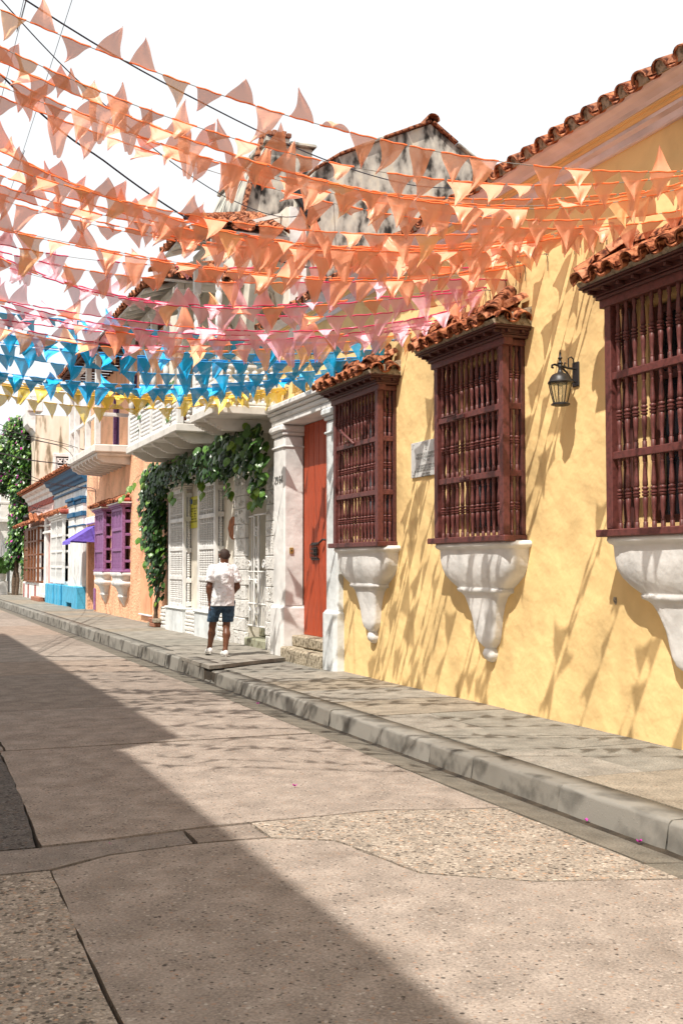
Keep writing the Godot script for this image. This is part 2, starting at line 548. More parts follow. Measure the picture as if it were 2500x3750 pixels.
# ------------------------------------------------------------------ street
func slab(pts: Array, y: float, deep: float, jit: float) -> MB:
	var out := PackedVector2Array()
	for k in pts.size():
		var a: Vector2 = pts[k]
		var b: Vector2 = pts[(k + 1) % pts.size()]
		var d := b - a
		var nrm := Vector2(-d.y, d.x).normalized()
		var steps := maxi(1, mini(28, int(d.length() / 0.16)))
		for s in steps:
			var p := a + d * (float(s) / steps)
			if s > 0:
				p += nrm * rr(-jit, jit)
			out.append(Vector2(p.x, -p.y))
	var m := MB.new()
	m.t = Transform3D(FLAT, Vector3.ZERO)
	m.prism(out, y - deep, y)
	return m

func rect(x0: float, x1: float, z0: float, z1: float) -> Array:
	return [Vector2(x0, z0), Vector2(x1, z0), Vector2(x1, z1), Vector2(x0, z1)]

func make_street() -> void:
	var g := bx(Vector3(-220, -0.5, -380), Vector3(220, -0.09, 60))
	tag(put(g, "ground", M.earth), "dry brown earth under and beyond the street", "", "", "structure")
	var road := thing("road", "worn concrete road of pale pebbled slabs with dark cracks", "road", Vector3.ZERO, "", "structure")
	var rs := [
		[[Vector2(0.80, 3), Vector2(3.95, 3), Vector2(3.95, -4.95), Vector2(3.2, -5.2), Vector2(2.70, -5.57), Vector2(2.53, -6.42), Vector2(2.18, -6.63), Vector2(1.73, -6.66), Vector2(1.2, -6.58), Vector2(0.85, -6.37), Vector2(0.82, -5.03)], M.road],
		[[Vector2(-1.6, -6.42), Vector2(0.84, -6.41), Vector2(1.2, -6.61), Vector2(1.72, -6.69), Vector2(1.74, -7.02), Vector2(1.31, -6.95), Vector2(0.84, -6.91), Vector2(-1.6, -6.95)], M.road_grey],
		[[Vector2(1.755, -6.69), Vector2(2.19, -6.665), Vector2(2.19, -7.04), Vector2(1.755, -7.03)], M.road_b],
		[[Vector2(2.21, -6.66), Vector2(2.55, -6.45), Vector2(2.72, -5.59), Vector2(3.21, -5.22), Vector2(3.95, -4.97), Vector2(3.95, -6.85), Vector2(3.5, -6.97), Vector2(3.13, -7.095), Vector2(2.6, -7.07), Vector2(2.21, -7.065)], M.gravelly],
		[[Vector2(0.87, -6.965), Vector2(1.31, -7.0), Vector2(1.91, -7.095), Vector2(2.6, -7.10), Vector2(3.13, -7.125), Vector2(3.5, -6.995), Vector2(3.95, -6.88), Vector2(3.95, -10.55), Vector2(0.95, -10.6)], M.road],
		[[Vector2(-1.6, 3), Vector2(0.793, 3), Vector2(0.80, -4.2), Vector2(0.813, -5.03), Vector2(0.84, -6.38), Vector2(-1.6, -6.40)], M.gravelly],
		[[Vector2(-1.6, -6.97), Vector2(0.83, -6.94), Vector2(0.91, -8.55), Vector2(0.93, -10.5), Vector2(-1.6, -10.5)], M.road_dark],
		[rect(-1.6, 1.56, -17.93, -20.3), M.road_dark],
	]
	for r in rs:
		put(slab(r[0], 0.0, 0.08, 0.007), "road_slab", r[1], road)
	var zs := [-10.62, -13.5, -17.9, -20.33, -24.0, -28.2, -32.5, -37.0, -42.0, -48.0, -55.0, -64.0, -80.0, -120.0]
	for k in zs.size() - 1:
		for x in [[-1.6, 0.98], [1.0, 3.95]]:
			if k == 2 and x[0] < 0:
				continue
			put(slab(rect(x[0], x[1], zs[k] - 0.02, zs[k + 1]), 0.0, 0.08, 0.008), "road_slab", [M.road, M.road_b, M.road_c][(k + (1 if x[0] < 0 else 0)) % 3], road)
	put(slab(rect(1.58, 1.6 + 0.0, -17.9, -20.3), -0.01, 0.05, 0.0), "road_joint", M.mud, road)
	put(slab(rect(0.985, 1.575, -20.31, -20.32), -0.01, 0.05, 0.0), "road_joint", M.mud, road)
	var gut := thing("gutter", "smooth dirty concrete gutter strip along the kerb", "gutter", Vector3.ZERO, "", "structure")
	var z := 3.0
	while z > -110.0:
		var l := rr(2.2, 3.4) if z > -40 else 9.0
		var m := MB.new()
		m.prism(PackedVector2Array([Vector2(3.965 + rr(-0.01, 0.01), -0.09), Vector2(3.965 + rr(-0.03, 0.02), -0.002), Vector2(4.2, -0.022), Vector2(4.345, -0.042), Vector2(4.345, -0.09)]), z - l + 0.012, z)
		put(m, "gutter_slab", M.gutter, gut)
		m = MB.new()
		var w := rr(0.05, 0.12)
		m.prism(PackedVector2Array([Vector2(4.345 - w, -0.05), Vector2(4.345 - w * 0.6, -0.030), Vector2(4.35, -0.020), Vector2(4.35, -0.05)]), z - l, z)
		put(m, "gutter_dirt", M.mud, gut)
		z -= l
	var kerb := thing("kerb", "weathered grey concrete kerb of uneven stones between road and pavement", "kerb", Vector3.ZERO, "", "structure")
	z = 3.0
	while z > -90.0:
		var l := rr(0.75, 1.45) if z > -34 else rr(2.0, 3.0)
		if z - l < -15.7 and z > -15.7:
			l = z + 15.7
		var far := z < -16.3
		var top := (0.2 if far else 0.15) + rr(-0.004, 0.004)
		var x0 := 4.335 + rr(-0.005, 0.005)
		if z <= -15.6 and not far:
			l = 0.85
			x0 += 0.09
			top -= 0.03
		elif far and z > -17.0:
			x0 += 0.06
		var m := MB.new()
		var rows := []
		var steps := maxi(2, int(l / 0.12))
		var prof := [Vector2(-0.02, -0.09), Vector2(0.0, 0.02), Vector2(0.014, top - 0.03), Vector2(0.022, top - 0.012), Vector2(0.04, top - 0.002), Vector2(0.12, top), Vector2(0.27, top), Vector2(0.27, -0.09)]
		for s in steps + 1:
			var row := PackedVector3Array()
			var edge := 0.006 if s == 0 or s == steps else 0.0
			for p in prof:
				var nibble := rr(-0.004, 0.004) if p.x < 0.1 else 0.0
				row.append(Vector3(x0 + p.x + nibble + (edge if p.x < 0.07 else 0.0), p.y - edge * 0.35 + (rr(-0.004, 0.004) if p.x < 0.1 else 0.0), z - 0.003 - (l - 0.006) * s / steps))
			rows.append(row)
		m.grid(rows, false, true)
		for e in [0, steps]:
			for j in range(1, prof.size() - 1):
				m.otri(rows[e][0], rows[e][j], rows[e][j + 1], Vector3(x0 + 0.1, 0.0, z - l / 2))
		put(m, "kerb_stone", M.kerb if rng.randf() < 0.55 else M.kerb_b, kerb)
		z -= l
	var walk := thing("sidewalk", "pale concrete pavement of jointed slabs in front of the houses", "pavement", Vector3.ZERO, "", "structure")
	put(bx(Vector3(4.42, -0.2, -110), Vector3(7.2, 0.105, 6)), "sidewalk_bed", M.mud, walk)
	var joints := [3.0, 1.6, 0.3, -0.9, -2.1, -3.3, -4.4, -5.6, -6.92, -8.04, -9.3, -10.5, -11.7, -12.9, -14.1, -15.3]
	for k in joints.size() - 1:
		var a: float = joints[k]
		var b: float = joints[k + 1]
		var y := 0.152 + rr(-0.004, 0.004)
		var sm: Material = [M.walk, M.walk_b, M.walk_c][rng.randi() % 3]
		if k in [6, 7, 8, 10]:
			put(slab(rect(4.608, 5.19, a - 0.005, b + 0.005), y, 0.06, 0.003), "paving_slab", sm, walk)
			put(slab(rect(5.20, 6.12, a - 0.005, b + 0.005), y + rr(-0.004, 0.004), 0.06, 0.003), "paving_slab", [M.walk_b, M.walk_c][k % 2], walk)
		else:
			put(slab(rect(4.608, 6.12, a - 0.005, b + 0.005), y, 0.06, 0.003), "paving_slab", sm, walk)
	put(slab([Vector2(4.68, -15.31), Vector2(6.3, -15.31), Vector2(6.3, -17.1), Vector2(5.97, -17.12), Vector2(5.2, -16.62), Vector2(4.62, -16.16)], 0.145, 0.06, 0.012), "paving_slab", M.walk_b, walk)
	put(slab([Vector2(4.40, -16.18), Vector2(4.62, -16.28), Vector2(5.2, -16.70), Vector2(5.97, -17.2), Vector2(6.4, -17.25), Vector2(6.4, -19.2), Vector2(4.40, -19.2)], 0.202, 0.055, 0.004), "paving_slab", M.walk, walk)
	var zz := -19.21
	while zz > -100.0:
		var l := rr(1.3, 1.8) if zz > -45.0 else 6.0
		put(slab(rect(4.608, 7.0, zz, zz - l + 0.01), 0.2 + rr(-0.004, 0.003), 0.1, 0.003), "paving_slab", [M.walk, M.walk_b, M.walk_c][rng.randi() % 3], walk)
		zz -= l
	var lw := thing("far_sidewalk", "narrow concrete pavement along the houses opposite", "pavement", Vector3.ZERO, "", "structure")
	put(bx(Vector3(-2.7, -0.2, -110), Vector3(-1.6, 0.14, 8), 0.02), "paving_strip", M.walk_b, lw)

# ------------------------------------------------------------------ roof tiles
var tile_mesh := {}
func tile(length: float, r0: float, r1: float) -> ArrayMesh:
	# half-round clay tile, its axis along +z from the wide low end, bulging up (+y)
	var key := "%.2f %.3f %.3f" % [length, r0, r1]
	if tile_mesh.has(key):
		return tile_mesh[key]
	var m := MB.new()
	var th := 0.015
	var outer := []
	var inner := []
	for i in 3:
		var f := i / 2.0
		var r := lerpf(r0, r1, f)
		var ro := PackedVector3Array()
		var ri := PackedVector3Array()
		for j in 9:
			var a := PI * j / 8.0
			var wob := 1.0 + 0.03 * sin(a * 3.0 + f * 2.0)
			ro.append(Vector3(cos(a) * r * wob, sin(a) * r * wob, f * length))
			ri.append(Vector3(cos(a) * (r - th), sin(a) * (r - th), f * length))
		outer.append(ro)
		inner.append(ri)
	m.grid(outer, false, false)
	m.grid(inner, false, true)
	for e in [0, 2]:
		for j in 8:
			m.oquad(outer[e][j], outer[e][j + 1], inner[e][j + 1], inner[e][j], Vector3(0, 0, length / 2))
	for j in [0, 8]:
		for i in 2:
			m.oquad(outer[i][j], outer[i + 1][j], inner[i + 1][j], inner[i][j], Vector3(0, 1, length / 2))
	tile_mesh[key] = m.mesh()
	return tile_mesh[key]

func clay() -> Material:
	return M["clay%d" % [0, 0, 1, 1, 2, 3][rng.randi() % 6]]

# tiles on one slope: start = first cover's low end, step = to the next cover, up = the slope direction
func tile_rows(parent: Node, start: Vector3, step: Vector3, up: Vector3, cols: int, rows: int, length: float, r: float, mortar := false, called := "roof_tile") -> void:
	var nrm := up.cross(step).normalized()
	if nrm.y < 0.0:
		nrm = -nrm
	var b := Basis(nrm.cross(up).normalized(), nrm, up.normalized())
	var down := Basis(-b.x, -b.y, b.z)
	for c in cols:
		for k in rows:
			var p := start + step * c + up.normalized() * (length * 0.86 * k)
			var jig := Basis(nrm, rr(-0.05, 0.05)) * Basis(up.normalized(), rr(-0.06, 0.06))
			put(tile(length, r, r * 0.86), called, clay(), parent, p + nrm * (0.006 * k + rr(-0.006, 0.006)) + up.normalized() * rr(-0.02, 0.02), jig * b)
			if c < cols - 1:
				put(tile(length, r * 0.95, r * 0.8), called, clay(), parent, p + step * 0.5 + nrm * (r * 0.42 + rr(-0.005, 0.005)) + up.normalized() * rr(-0.015, 0.03), jig * down)
		if mortar:
			var m := MB.new()
			var pts := PackedVector2Array([Vector2(-r * 0.8, -0.03)])
			for j in 9:
				var a := PI - PI * j / 8.0
				pts.append(Vector2(cos(a), sin(a)) * (r - 0.017) * rr(0.93, 0.99))
			pts.append(Vector2(r * 0.8, -0.03))
			m.prism(pts, 0.02, 0.10)
			put(m, "mortar_plug", M.mortar, parent, start + step * c, b)

# ------------------------------------------------------------------ yellow house
var spindle: ArrayMesh
func turned(h: float, r: float, segs := 10) -> ArrayMesh:
	var p := []
	for q in [[0.0, 0.72], [0.09, 0.72], [0.10, 0.5], [0.115, 0.62], [0.13, 0.45], [0.24, 0.66], [0.36, 0.82], [0.415, 0.86], [0.43, 0.6], [0.445, 1.0], [0.465, 1.0], [0.475, 0.62], [0.485, 1.1], [0.505, 1.1], [0.515, 0.62], [0.535, 1.0], [0.555, 1.0], [0.57, 0.6], [0.585, 0.86], [0.64, 0.82], [0.76, 0.66], [0.87, 0.45], [0.885, 0.62], [0.90, 0.5], [0.91, 0.72], [1.0, 0.72]]:
		p.append(Vector2(q[1] * r, q[0] * h))
	var m := MB.new()
	m.lathe(p, segs)
	return m.mesh()

func corbel_mesh() -> MB:
	var m := MB.new()
	var rows := []
	for q in [[1.94, 0.80, 0.20], [1.937, 0.86, 0.262], [1.925, 0.888, 0.288], [1.90, 0.897, 0.297], [1.875, 0.885, 0.285], [1.858, 0.842, 0.258], [1.84, 0.835, 0.252], [1.74, 0.828, 0.25], [1.65, 0.80, 0.242], [1.57, 0.735, 0.225], [1.50, 0.64, 0.20], [1.45, 0.55, 0.175], [1.432, 0.515, 0.17], [1.425, 0.525, 0.182], [1.39, 0.515, 0.178], [1.378, 0.455, 0.155], [1.34, 0.39, 0.148], [1.25, 0.325, 0.138], [1.13, 0.268, 0.128], [1.0, 0.232, 0.12], [0.92, 0.212, 0.118], [0.85, 0.175, 0.108], [0.80, 0.118, 0.085], [0.782, 0.09, 0.07], [0.765, 0.102, 0.085], [0.72, 0.115, 0.10], [0.675, 0.095, 0.085], [0.64, 0.055, 0.05], [0.625, 0.01, 0.01]]:
		var row := PackedVector3Array()
		var y: float = q[0]
		var lump := 0.010 if y > 1.0 else 0.006
		var dz := 0.07 * clampf((1.5 - y) / 0.8, 0.0, 1.0)
		for j in 25:
			var a := -PI / 2 + PI * j / 24.0
			var e := 0.36 if y > 0.8 else 0.8
			var cx := pow(absf(cos(a)), e)
			var sz := signf(sin(a)) * pow(absf(sin(a)), e)
			row.append(Vector3(-(q[2] as float) * cx + rr(-lump, lump) * 0.35 + 0.004, y + rr(-lump, lump) * 0.3, (q[1] as float) * sz + dz + rr(-lump, lump) * 0.4))
		rows.append(row)
	m.grid(rows, false, true)
	return m

func make_bay(house: Node, zc: float) -> Node3D:
	var bay := part("window_bay", house, Vector3(6.1, 0, zc))
	for s in [-1, 1]:
		put(bx(Vector3(-0.272, 1.995, -0.045), Vector3(-0.19, 3.97, 0.045), 0.006), "frame_post", M.maroon, bay, Vector3(0, 0, s * 0.745))
		put(bx(Vector3(-0.05, 1.995, -0.04), Vector3(0.0, 3.97, 0.04), 0.006), "frame_post", M.maroon_dark, bay, Vector3(0, 0, s * 0.745))
		for y in [2.603, 3.302]:
			put(bx(Vector3(-0.19, y, -0.03), Vector3(-0.05, y + 0.066, 0.03), 0.005), "side_rail", M.maroon, bay, Vector3(0, 0, s * 0.755))
		put(bx(Vector3(-0.20, 1.945, -0.05), Vector3(-0.004, 1.995, 0.05), 0.006), "sill_bar", M.maroon, bay, Vector3(0, 0, s * 0.76))
		put(bx(Vector3(-0.20, 3.965, -0.05), Vector3(-0.004, 4.03, 0.05), 0.006), "lintel", M.maroon, bay, Vector3(0, 0, s * 0.755))
	put(bx(Vector3(-0.315, 1.928, -0.895), Vector3(-0.175, 1.993, 0.875), 0.008), "sill_bar", M.maroon, bay)
	put(bx(Vector3(-0.285, 3.962, -0.845), Vector3(-0.18, 4.05, 0.85), 0.006), "lintel", M.maroon, bay)
	for y in [2.603, 3.302]:
		put(bx(Vector3(-0.262, y, -0.699), Vector3(-0.2, y + 0.066, 0.699), 0.005), "rail", M.maroon, bay)
	if spindle == null:
		spindle = turned(0.64, 0.0275)
	for lev in [[1.985, 0.625], [2.664, 0.645], [3.362, 0.61]]:
		var sc := Basis().scaled(Vector3(1, lev[1] / 0.64, 1))
		for k in 12:
			put(spindle, "baluster", M.maroon, bay, Vector3(-0.231, lev[0], -0.638 + 0.116 * k), sc)
		for s in [-1, 1]:
			for x in [-0.155, -0.088]:
				put(spindle, "baluster", M.maroon, bay, Vector3(x, lev[0], s * 0.757), sc)
	# hood: stepped mouldings with dentils, a mortar lip and clay tiles
	var h := MB.new()
	h.box(Vector3(-0.315, 4.034, -0.862), Vector3(0.0, 4.062, 0.862), 0.006)
	h.box(Vector3(-0.335, 4.064, -0.872), Vector3(0.0, 4.078, 0.872), 0.004)
	h.box(Vector3(-0.330, 4.08, -0.875), Vector3(0.0, 4.112, 0.875), 0.0)
	h.box(Vector3(-0.415, 4.112, -0.915), Vector3(0.0, 4.13, 0.915), 0.004)
	h.box(Vector3(-0.445, 4.132, -0.935), Vector3(0.0, 4.15, 0.935), 0.006)
	put(h, "hood_moulding", M.maroon_dark, bay)
	for k in 9:
		put(bx(Vector3(-0.40, 4.080, -0.018), Vector3(-0.325, 4.111, 0.018), 0.004), "dentil", M.maroon_dark, bay, Vector3(0, 0, -0.84 + 0.21 * k))
	for s in [-1, 1]:
		for x in [-0.26, -0.09]:
			put(bx(Vector3(x - 0.018, 4.080, -0.02), Vector3(x + 0.018, 4.111, 0.02), 0.004), "dentil", M.maroon_dark, bay, Vector3(0, 0, s * 0.89))
	var lip := MB.new()
	lip.prism(PackedVector2Array([Vector2(-0.44, 4.152), Vector2(-0.47, 4.19), Vector2(-0.30, 4.26), Vector2(0.0, 4.36), Vector2(0.0, 4.152)]), -0.925, 0.925)
	put(lip, "mortar_lip", M.mortar, bay)
	var up := Vector3(0.50, 0.27, 0).normalized()
	tile_rows(bay, Vector3(-0.535, 4.178, -0.80), Vector3(0, 0, 0.232), up, 8, 1, 0.58, 0.088)
	for s in [1, -1]:
		var us := Vector3(0, 0.26, -0.5 * s).normalized()
		tile_rows(bay, Vector3(-0.36, 4.19, s * 1.0), Vector3(0.225, 0, 0), us, 2, 1, 0.36, 0.092)
		var hip := Vector3(0.42, 0.33, -0.34 * s).normalized()
		var hn := hip.cross(Vector3(0.5, 0, 0.5 * s)).normalized()
		if hn.y < 0:
			hn = -hn
		put(tile(0.4, 0.098, 0.08), "hip_tile", clay(), bay, Vector3(-0.46, 4.245, s * 0.90), Basis(hn.cross(hip), hn, hip))
		put(tile(0.3, 0.098, 0.085), "hip_tile", clay(), bay, Vector3(-0.24, 4.42, s * 0.72), Basis(hn.cross(hip), hn, hip))
	for k in 4:
		var u2 := Vector3(rr(-0.1, 0.1), 0.08, -1).normalized()
		put(tile(0.42, 0.085, 0.075), "ridge_tile", clay(), bay, Vector3(-0.07, 4.455 + rr(-0.01, 0.015), 0.62 - 0.36 * k), Basis(Vector3.UP.cross(u2).normalized(), Vector3.UP, u2))
	put(corbel_mesh(), "corbel", M.white, bay)
	# the casement behind the grille
	for z in [-0.5, 0.0, 0.5]:
		put(bx(Vector3(0.06, 2.06, z - 0.035), Vector3(0.12, 3.94, z + 0.035), 0.004), "casement_stile", M.maroon_dark, bay)
	for y in [2.08, 2.70, 3.32, 3.90]:
		put(bx(Vector3(0.065, y - 0.035, -0.5), Vector3(0.115, y + 0.035, 0.5), 0.004), "casement_rail", M.maroon_dark, bay)
	for s in [-1, 1]:
		put(bx(Vector3(0.088, 2.06, minf(0, s * 0.49)), Vector3(0.094, 3.94, maxf(0, s * 0.49))), "pane", M.black_glass, bay)
	return bay

func stones_box(parent: Node, lo: Vector3, hi: Vector3, count: int, mt: Material, called: String, bev := 0.03) -> void:
	var cuts := [lo.z]
	for k in range(1, count):
		cuts.append(lerpf(lo.z, hi.z, k / float(count)) + rr(-0.1, 0.1) * (hi.z - lo.z) / count)
	cuts.append(hi.z)
	for k in count:
		put(bx(Vector3(lo.x + rr(-0.015, 0.01), lo.y, cuts[k] + 0.004), Vector3(hi.x, hi.y + rr(-0.012, 0.004), cuts[k + 1] - 0.004), bev), called, mt, parent)

func lettering(words: String, size: float, mt: Material, parent: Node, at: Vector3, deep := 0.004, serif := false, called := "lettering", centre := true) -> void:
	var tm := TextMesh.new()
	var f := SystemFont.new()
	f.font_names = PackedStringArray(["Droid Serif" if serif else "Droid Sans"])
	tm.font = f
	tm.text = words
	tm.font_size = 32
	tm.pixel_size = size / 24.0
	tm.depth = deep
	tm.horizontal_alignment = HORIZONTAL_ALIGNMENT_CENTER if centre else HORIZONTAL_ALIGNMENT_LEFT
	put(tm, called, mt, parent, at, FACE)

func make_yellow_house() -> void:
	var house := thing("yellow_house", "yellow plastered one-storey house with three maroon window bays and tiled eaves", "house")
	var m := MB.new()
	var holes := [[-17.56, -15.46, 0.0, 4.1]]
	for zc in [-14.03, -10.83, -7.47]:
		holes.append([zc - 0.53, zc + 0.53, 2.04, 3.96])
	m.wall(6.1, 0.38, -18.1, 4.0, -0.05, 5.72, holes)
	put(m, "wall", M.yellow, house)
	m = MB.new()
	m.box(Vector3(6.49, -0.05, 3.7), Vector3(12.4, 6.1, 4.0))
	m.box(Vector3(12.1, -0.05, -18.1), Vector3(12.4, 6.1, 3.69))
	m.box(Vector3(6.9, -0.05, -18.08), Vector3(12.09, 5.0, -17.8))
	put(m, "back_wall", M.yellow, house)
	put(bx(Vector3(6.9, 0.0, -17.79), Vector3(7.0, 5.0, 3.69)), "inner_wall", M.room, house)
	m = MB.new()
	m.prism(PackedVector2Array([Vector2(5.80, 5.715), Vector2(5.80, 5.75), Vector2(9.2, 7.33), Vector2(12.7, 5.72), Vector2(12.7, 5.68), Vector2(9.2, 7.25)]), -18.1, 4.0)
	put(m, "roof", M.clay1, house)
	for c in [[[6.1, 5.44, 6.068, 5.44, 6.055, 5.455, 6.04, 5.50, 5.985, 5.515, 5.98, 5.545, 6.1, 5.545], M.lilac], [[6.1, 5.547, 5.972, 5.547, 5.955, 5.56, 5.955, 5.578, 5.935, 5.585, 5.93, 5.60, 6.1, 5.60], M.yellow], [[6.1, 5.602, 5.92, 5.602, 5.90, 5.63, 5.86, 5.66, 5.80, 5.68, 5.775, 5.71, 6.1, 5.71], M.lilac]]:
		m = MB.new()
		var pp := PackedVector2Array()
		for k in range(0, c[0].size(), 2):
			pp.append(Vector2(c[0][k], c[0][k + 1]))
		m.prism(pp, -18.1, 4.0)
		put(m, "cornice", c[1], house)
	tile_rows(house, Vector3(5.695, 5.692, -18.0), Vector3(0, 0, 0.2555), Vector3(0.906, 0.423, 0), 86, 1, 0.44, 0.089, true, "eave_tile")
	tile_rows(house, Vector3(6.02, 5.858, -18.0), Vector3(0, 0, 0.2555), Vector3(0.906, 0.423, 0), 60, 1, 0.44, 0.087, false, "upper_tile")
	# three equal bays: the first is built, the other two are copies of it
	var bay := make_bay(house, -14.03)
	for zc in [-10.83, -7.47]:
		var c := bay.duplicate()
		c.name = "window_bay"
		c.position.z = zc
		house.add_child(c, true)
	var b := house.get_child(house.get_child_count() - 2)
	m = MB.new()
	m.tube([Vector3(-0.275, 3.35, -0.22), Vector3(-0.30, 3.36, -0.2), Vector3(-0.32, 3.355, -0.5)], 0.012, 6)
	m.box(Vector3(-0.285, 3.31, -0.3), Vector3(-0.262, 3.35, -0.05), 0.004)
	m.box(Vector3(-0.285, 2.615, -0.16), Vector3(-0.262, 2.65, 0.06), 0.004)
	m.tube([Vector3(-0.28, 2.66, -0.05), Vector3(-0.30, 2.66, -0.04), Vector3(-0.30, 2.60, -0.03)], 0.010, 6)
	put(m, "latch", M.maroon_dark, b)
	m = MB.new()
	m.tube([Vector3(-0.27, 3.34, -0.02), Vector3(-0.32, 3.42, -0.10), Vector3(-0.34, 3.52, -0.28), Vector3(-0.335, 3.55, -0.33)], 0.020, 6, 0.026)
	m.tube([Vector3(-0.30, 3.40, -0.14), Vector3(-0.31, 3.34, -0.17), Vector3(-0.31, 3.32, -0.12), Vector3(-0.29, 3.36, -0.09)], 0.008, 6)
	put(m, "latch", M.maroon, bay)
	# the white stone surround of the door
	for s in [[-18.02, -17.47], [-15.55, -15.10]]:
		var mt: Material = M.white if s[0] < -17 else M.white_cool
		var z0: float = s[0]
		var z1: float = s[1]
		put(bx(Vector3(6.0, 1.0, z0), Vector3(6.36, 3.84, z1), 0.03), "pilaster", mt, house)
		put(bx(Vector3(5.945, 0.1, z0 - 0.03), Vector3(6.40, 1.03, z1 + 0.03), 0.05), "pilaster_base", mt, house)
		m = MB.new()
		m.box(Vector3(5.975, 3.635, z0 - 0.02), Vector3(6.365, 3.675, z1 + 0.015), 0.014)
		m.box(Vector3(5.975, 3.842, z0 - 0.03), Vector3(6.37, 3.90, z1 + 0.02), 0.015)
		m.box(Vector3(5.93, 3.902, z0 - 0.055), Vector3(6.38, 4.02, z1 + 0.04), 0.03)
		put(m, "capital", mt, house)
	m = MB.new()
	m.box(Vector3(5.97, 4.022, -18.06), Vector3(6.40, 4.11, -15.06), 0.01)
	m.box(Vector3(5.945, 4.112, -18.07), Vector3(6.095, 4.20, -15.05), 0.02)
	m.box(Vector3(5.905, 4.202, -18.09), Vector3(6.095, 4.262, -15.03), 0.02)
	m.box(Vector3(5.86, 4.264, -18.1), Vector3(6.095, 4.36, -15.01), 0.02)
	put(m, "entablature", M.white, house)
	var door := put(bx(Vector3(6.40, 0.5, -17.5), Vector3(6.43, 4.02, -15.53)), "door", M.dark, house)
	for k in 8:
		var z0 := -17.46 + k * 0.2375
		put(bx(Vector3(6.345 + rr(-0.003, 0.003), 0.545, z0 + 0.007), Vector3(6.395, 4.015, z0 + 0.2305), 0.008), "plank", M.door, door)
	m = MB.new()
	for z in [-17.02, -16.95, -16.88, -16.81, -16.74]:
		m.tube([Vector3(6.33, 1.79, z), Vector3(6.30, 1.81, z), Vector3(6.30, 2.02, z), Vector3(6.33, 2.04, z)], 0.008, 5)
	for y in [1.81, 1.885, 1.95, 2.02]:
		m.tube([Vector3(6.30, y, -17.04), Vector3(6.30, y, -16.72)], 0.008, 5)
	m.box(Vector3(6.325, 1.77, -17.05), Vector3(6.342, 1.795, -16.71))
	m.box(Vector3(6.325, 2.03, -17.05), Vector3(6.342, 2.055, -16.71))
	put(m, "door_grille", M.iron, door)
	put(bx(Vector3(6.335, 1.85, -16.96), Vector3(6.343, 1.98, -16.80)), "peep_hatch", M.dark, door)
	m = MB.new()
	m.tube([Vector3(6.34, 2.09, -16.44), Vector3(6.29, 2.09, -16.45), Vector3(6.27, 2.05, -16.52)], 0.018, 6)
	put(m, "handle", M.iron, door)
	stones_box(house, Vector3(5.925, 0.1, -17.44), Vector3(6.34, 0.365, -15.58), 3, M.stone, "step_stone", 0.025)
	stones_box(house, Vector3(6.14, 0.367, -17.44), Vector3(6.42, 0.548, -15.58), 2, M.stone, "step_stone", 0.02)
	# fixtures on the wall
	var bell := thing("doorbell", "small brass doorbell plate on the white door reveal", "doorbell", Vector3(6.13, 1.93, -17.462))
	put(bx(Vector3(-0.035, -0.05, -0.004), Vector3(0.035, 0.05, 0.012), 0.004), "plate", M.brass, bell)
	put(bx(Vector3(-0.012, -0.012, 0.012), Vector3(0.012, 0.012, 0.022), 0.004), "button", M.sign_ink, bell)
	var num := thing("house_number", "black house number 29 64 on the white pilaster", "house number", Vector3(5.995, 3.11, -17.73))
	lettering("29 64", 0.125, M.letter, num, Vector3(0, 0, 0), 0.012)
	var pl := thing("marble_plaque", "grey marble memorial plaque with engraved lines on the yellow wall", "plaque", Vector3(6.098, 3.0, -12.33))
	put(bx(Vector3(-0.022, -0.22, -0.43), Vector3(0.0, 0.22, 0.43), 0.004), "slab", M.marble, pl)
	var y := 0.055
	for w in [["AQUI NACIO EL CIENTIFICO", 0.032], ["PABLO JOSE VERGARA Y LLANO", 0.032], ["1776 - 1825", 0.03], ["", 0.02], ["JUNTA MAYOR DE CARTAGENA", 0.024], ["BICENTENARIO DE SU NACIMIENTO", 0.024], ["ALCALDIA MAYOR DE CARTAGENA DE INDIAS", 0.024], ["", 0.01], ["DISEÑO Y EDICION", 0.02], ["CALLE DE COLOMBIA", 0.02]]:
		if w[0]:
			lettering(w[0], w[1], M.letter, pl, Vector3(-0.022, y, 0.0), 0.003)
		y -= w[1] * 1.25
	m = MB.new()
	for s in [-1, 1]:
		m.tube([Vector3(-0.023, 0.19, s * 0.33), Vector3(-0.023, 0.19, s * 0.38), Vector3(-0.023, 0.14, s * 0.38), Vector3(-0.023, 0.14, s * 0.41)], 0.002, 4)
		m.tube([Vector3(-0.023, -0.19, s * 0.33), Vector3(-0.023, -0.19, s * 0.38), Vector3(-0.023, -0.14, s * 0.38), Vector3(-0.023, -0.14, s * 0.41)], 0.002, 4)
	for k in 5:
		m.tube([Vector3(-0.023, 0.20 - k * 0.022, -0.03), Vector3(-0.023, 0.19 - k * 0.022, 0.0), Vector3(-0.023, 0.20 - k * 0.022, 0.03)], 0.0025, 4)
	put(m, "engraving", M.letter, pl)
	make_lantern()
	var sg := thing("shop_letters", "raised gold letters on the yellow wall above the white door frame", "sign", Vector3(6.07, 4.62, -16.9))
	lettering("LOV", 0.26, M.brass, sg, Vector3(0, 0, 0.0), 0.03, true)
	lettering("TRIO", 0.15, M.brass, sg, Vector3(0, -0.2, 0.35), 0.03, true)
	lettering("CA A", 0.24, M.brass, sg, Vector3(0, 0.33, 0.6), 0.03, true)
	var pit := thing("plaster_chip", "small white chipped hole in the yellow plaster beside the right corbel", "chip", Vector3(6.097, 1.36, -8.52))
	m = MB.new()
	var rows := []
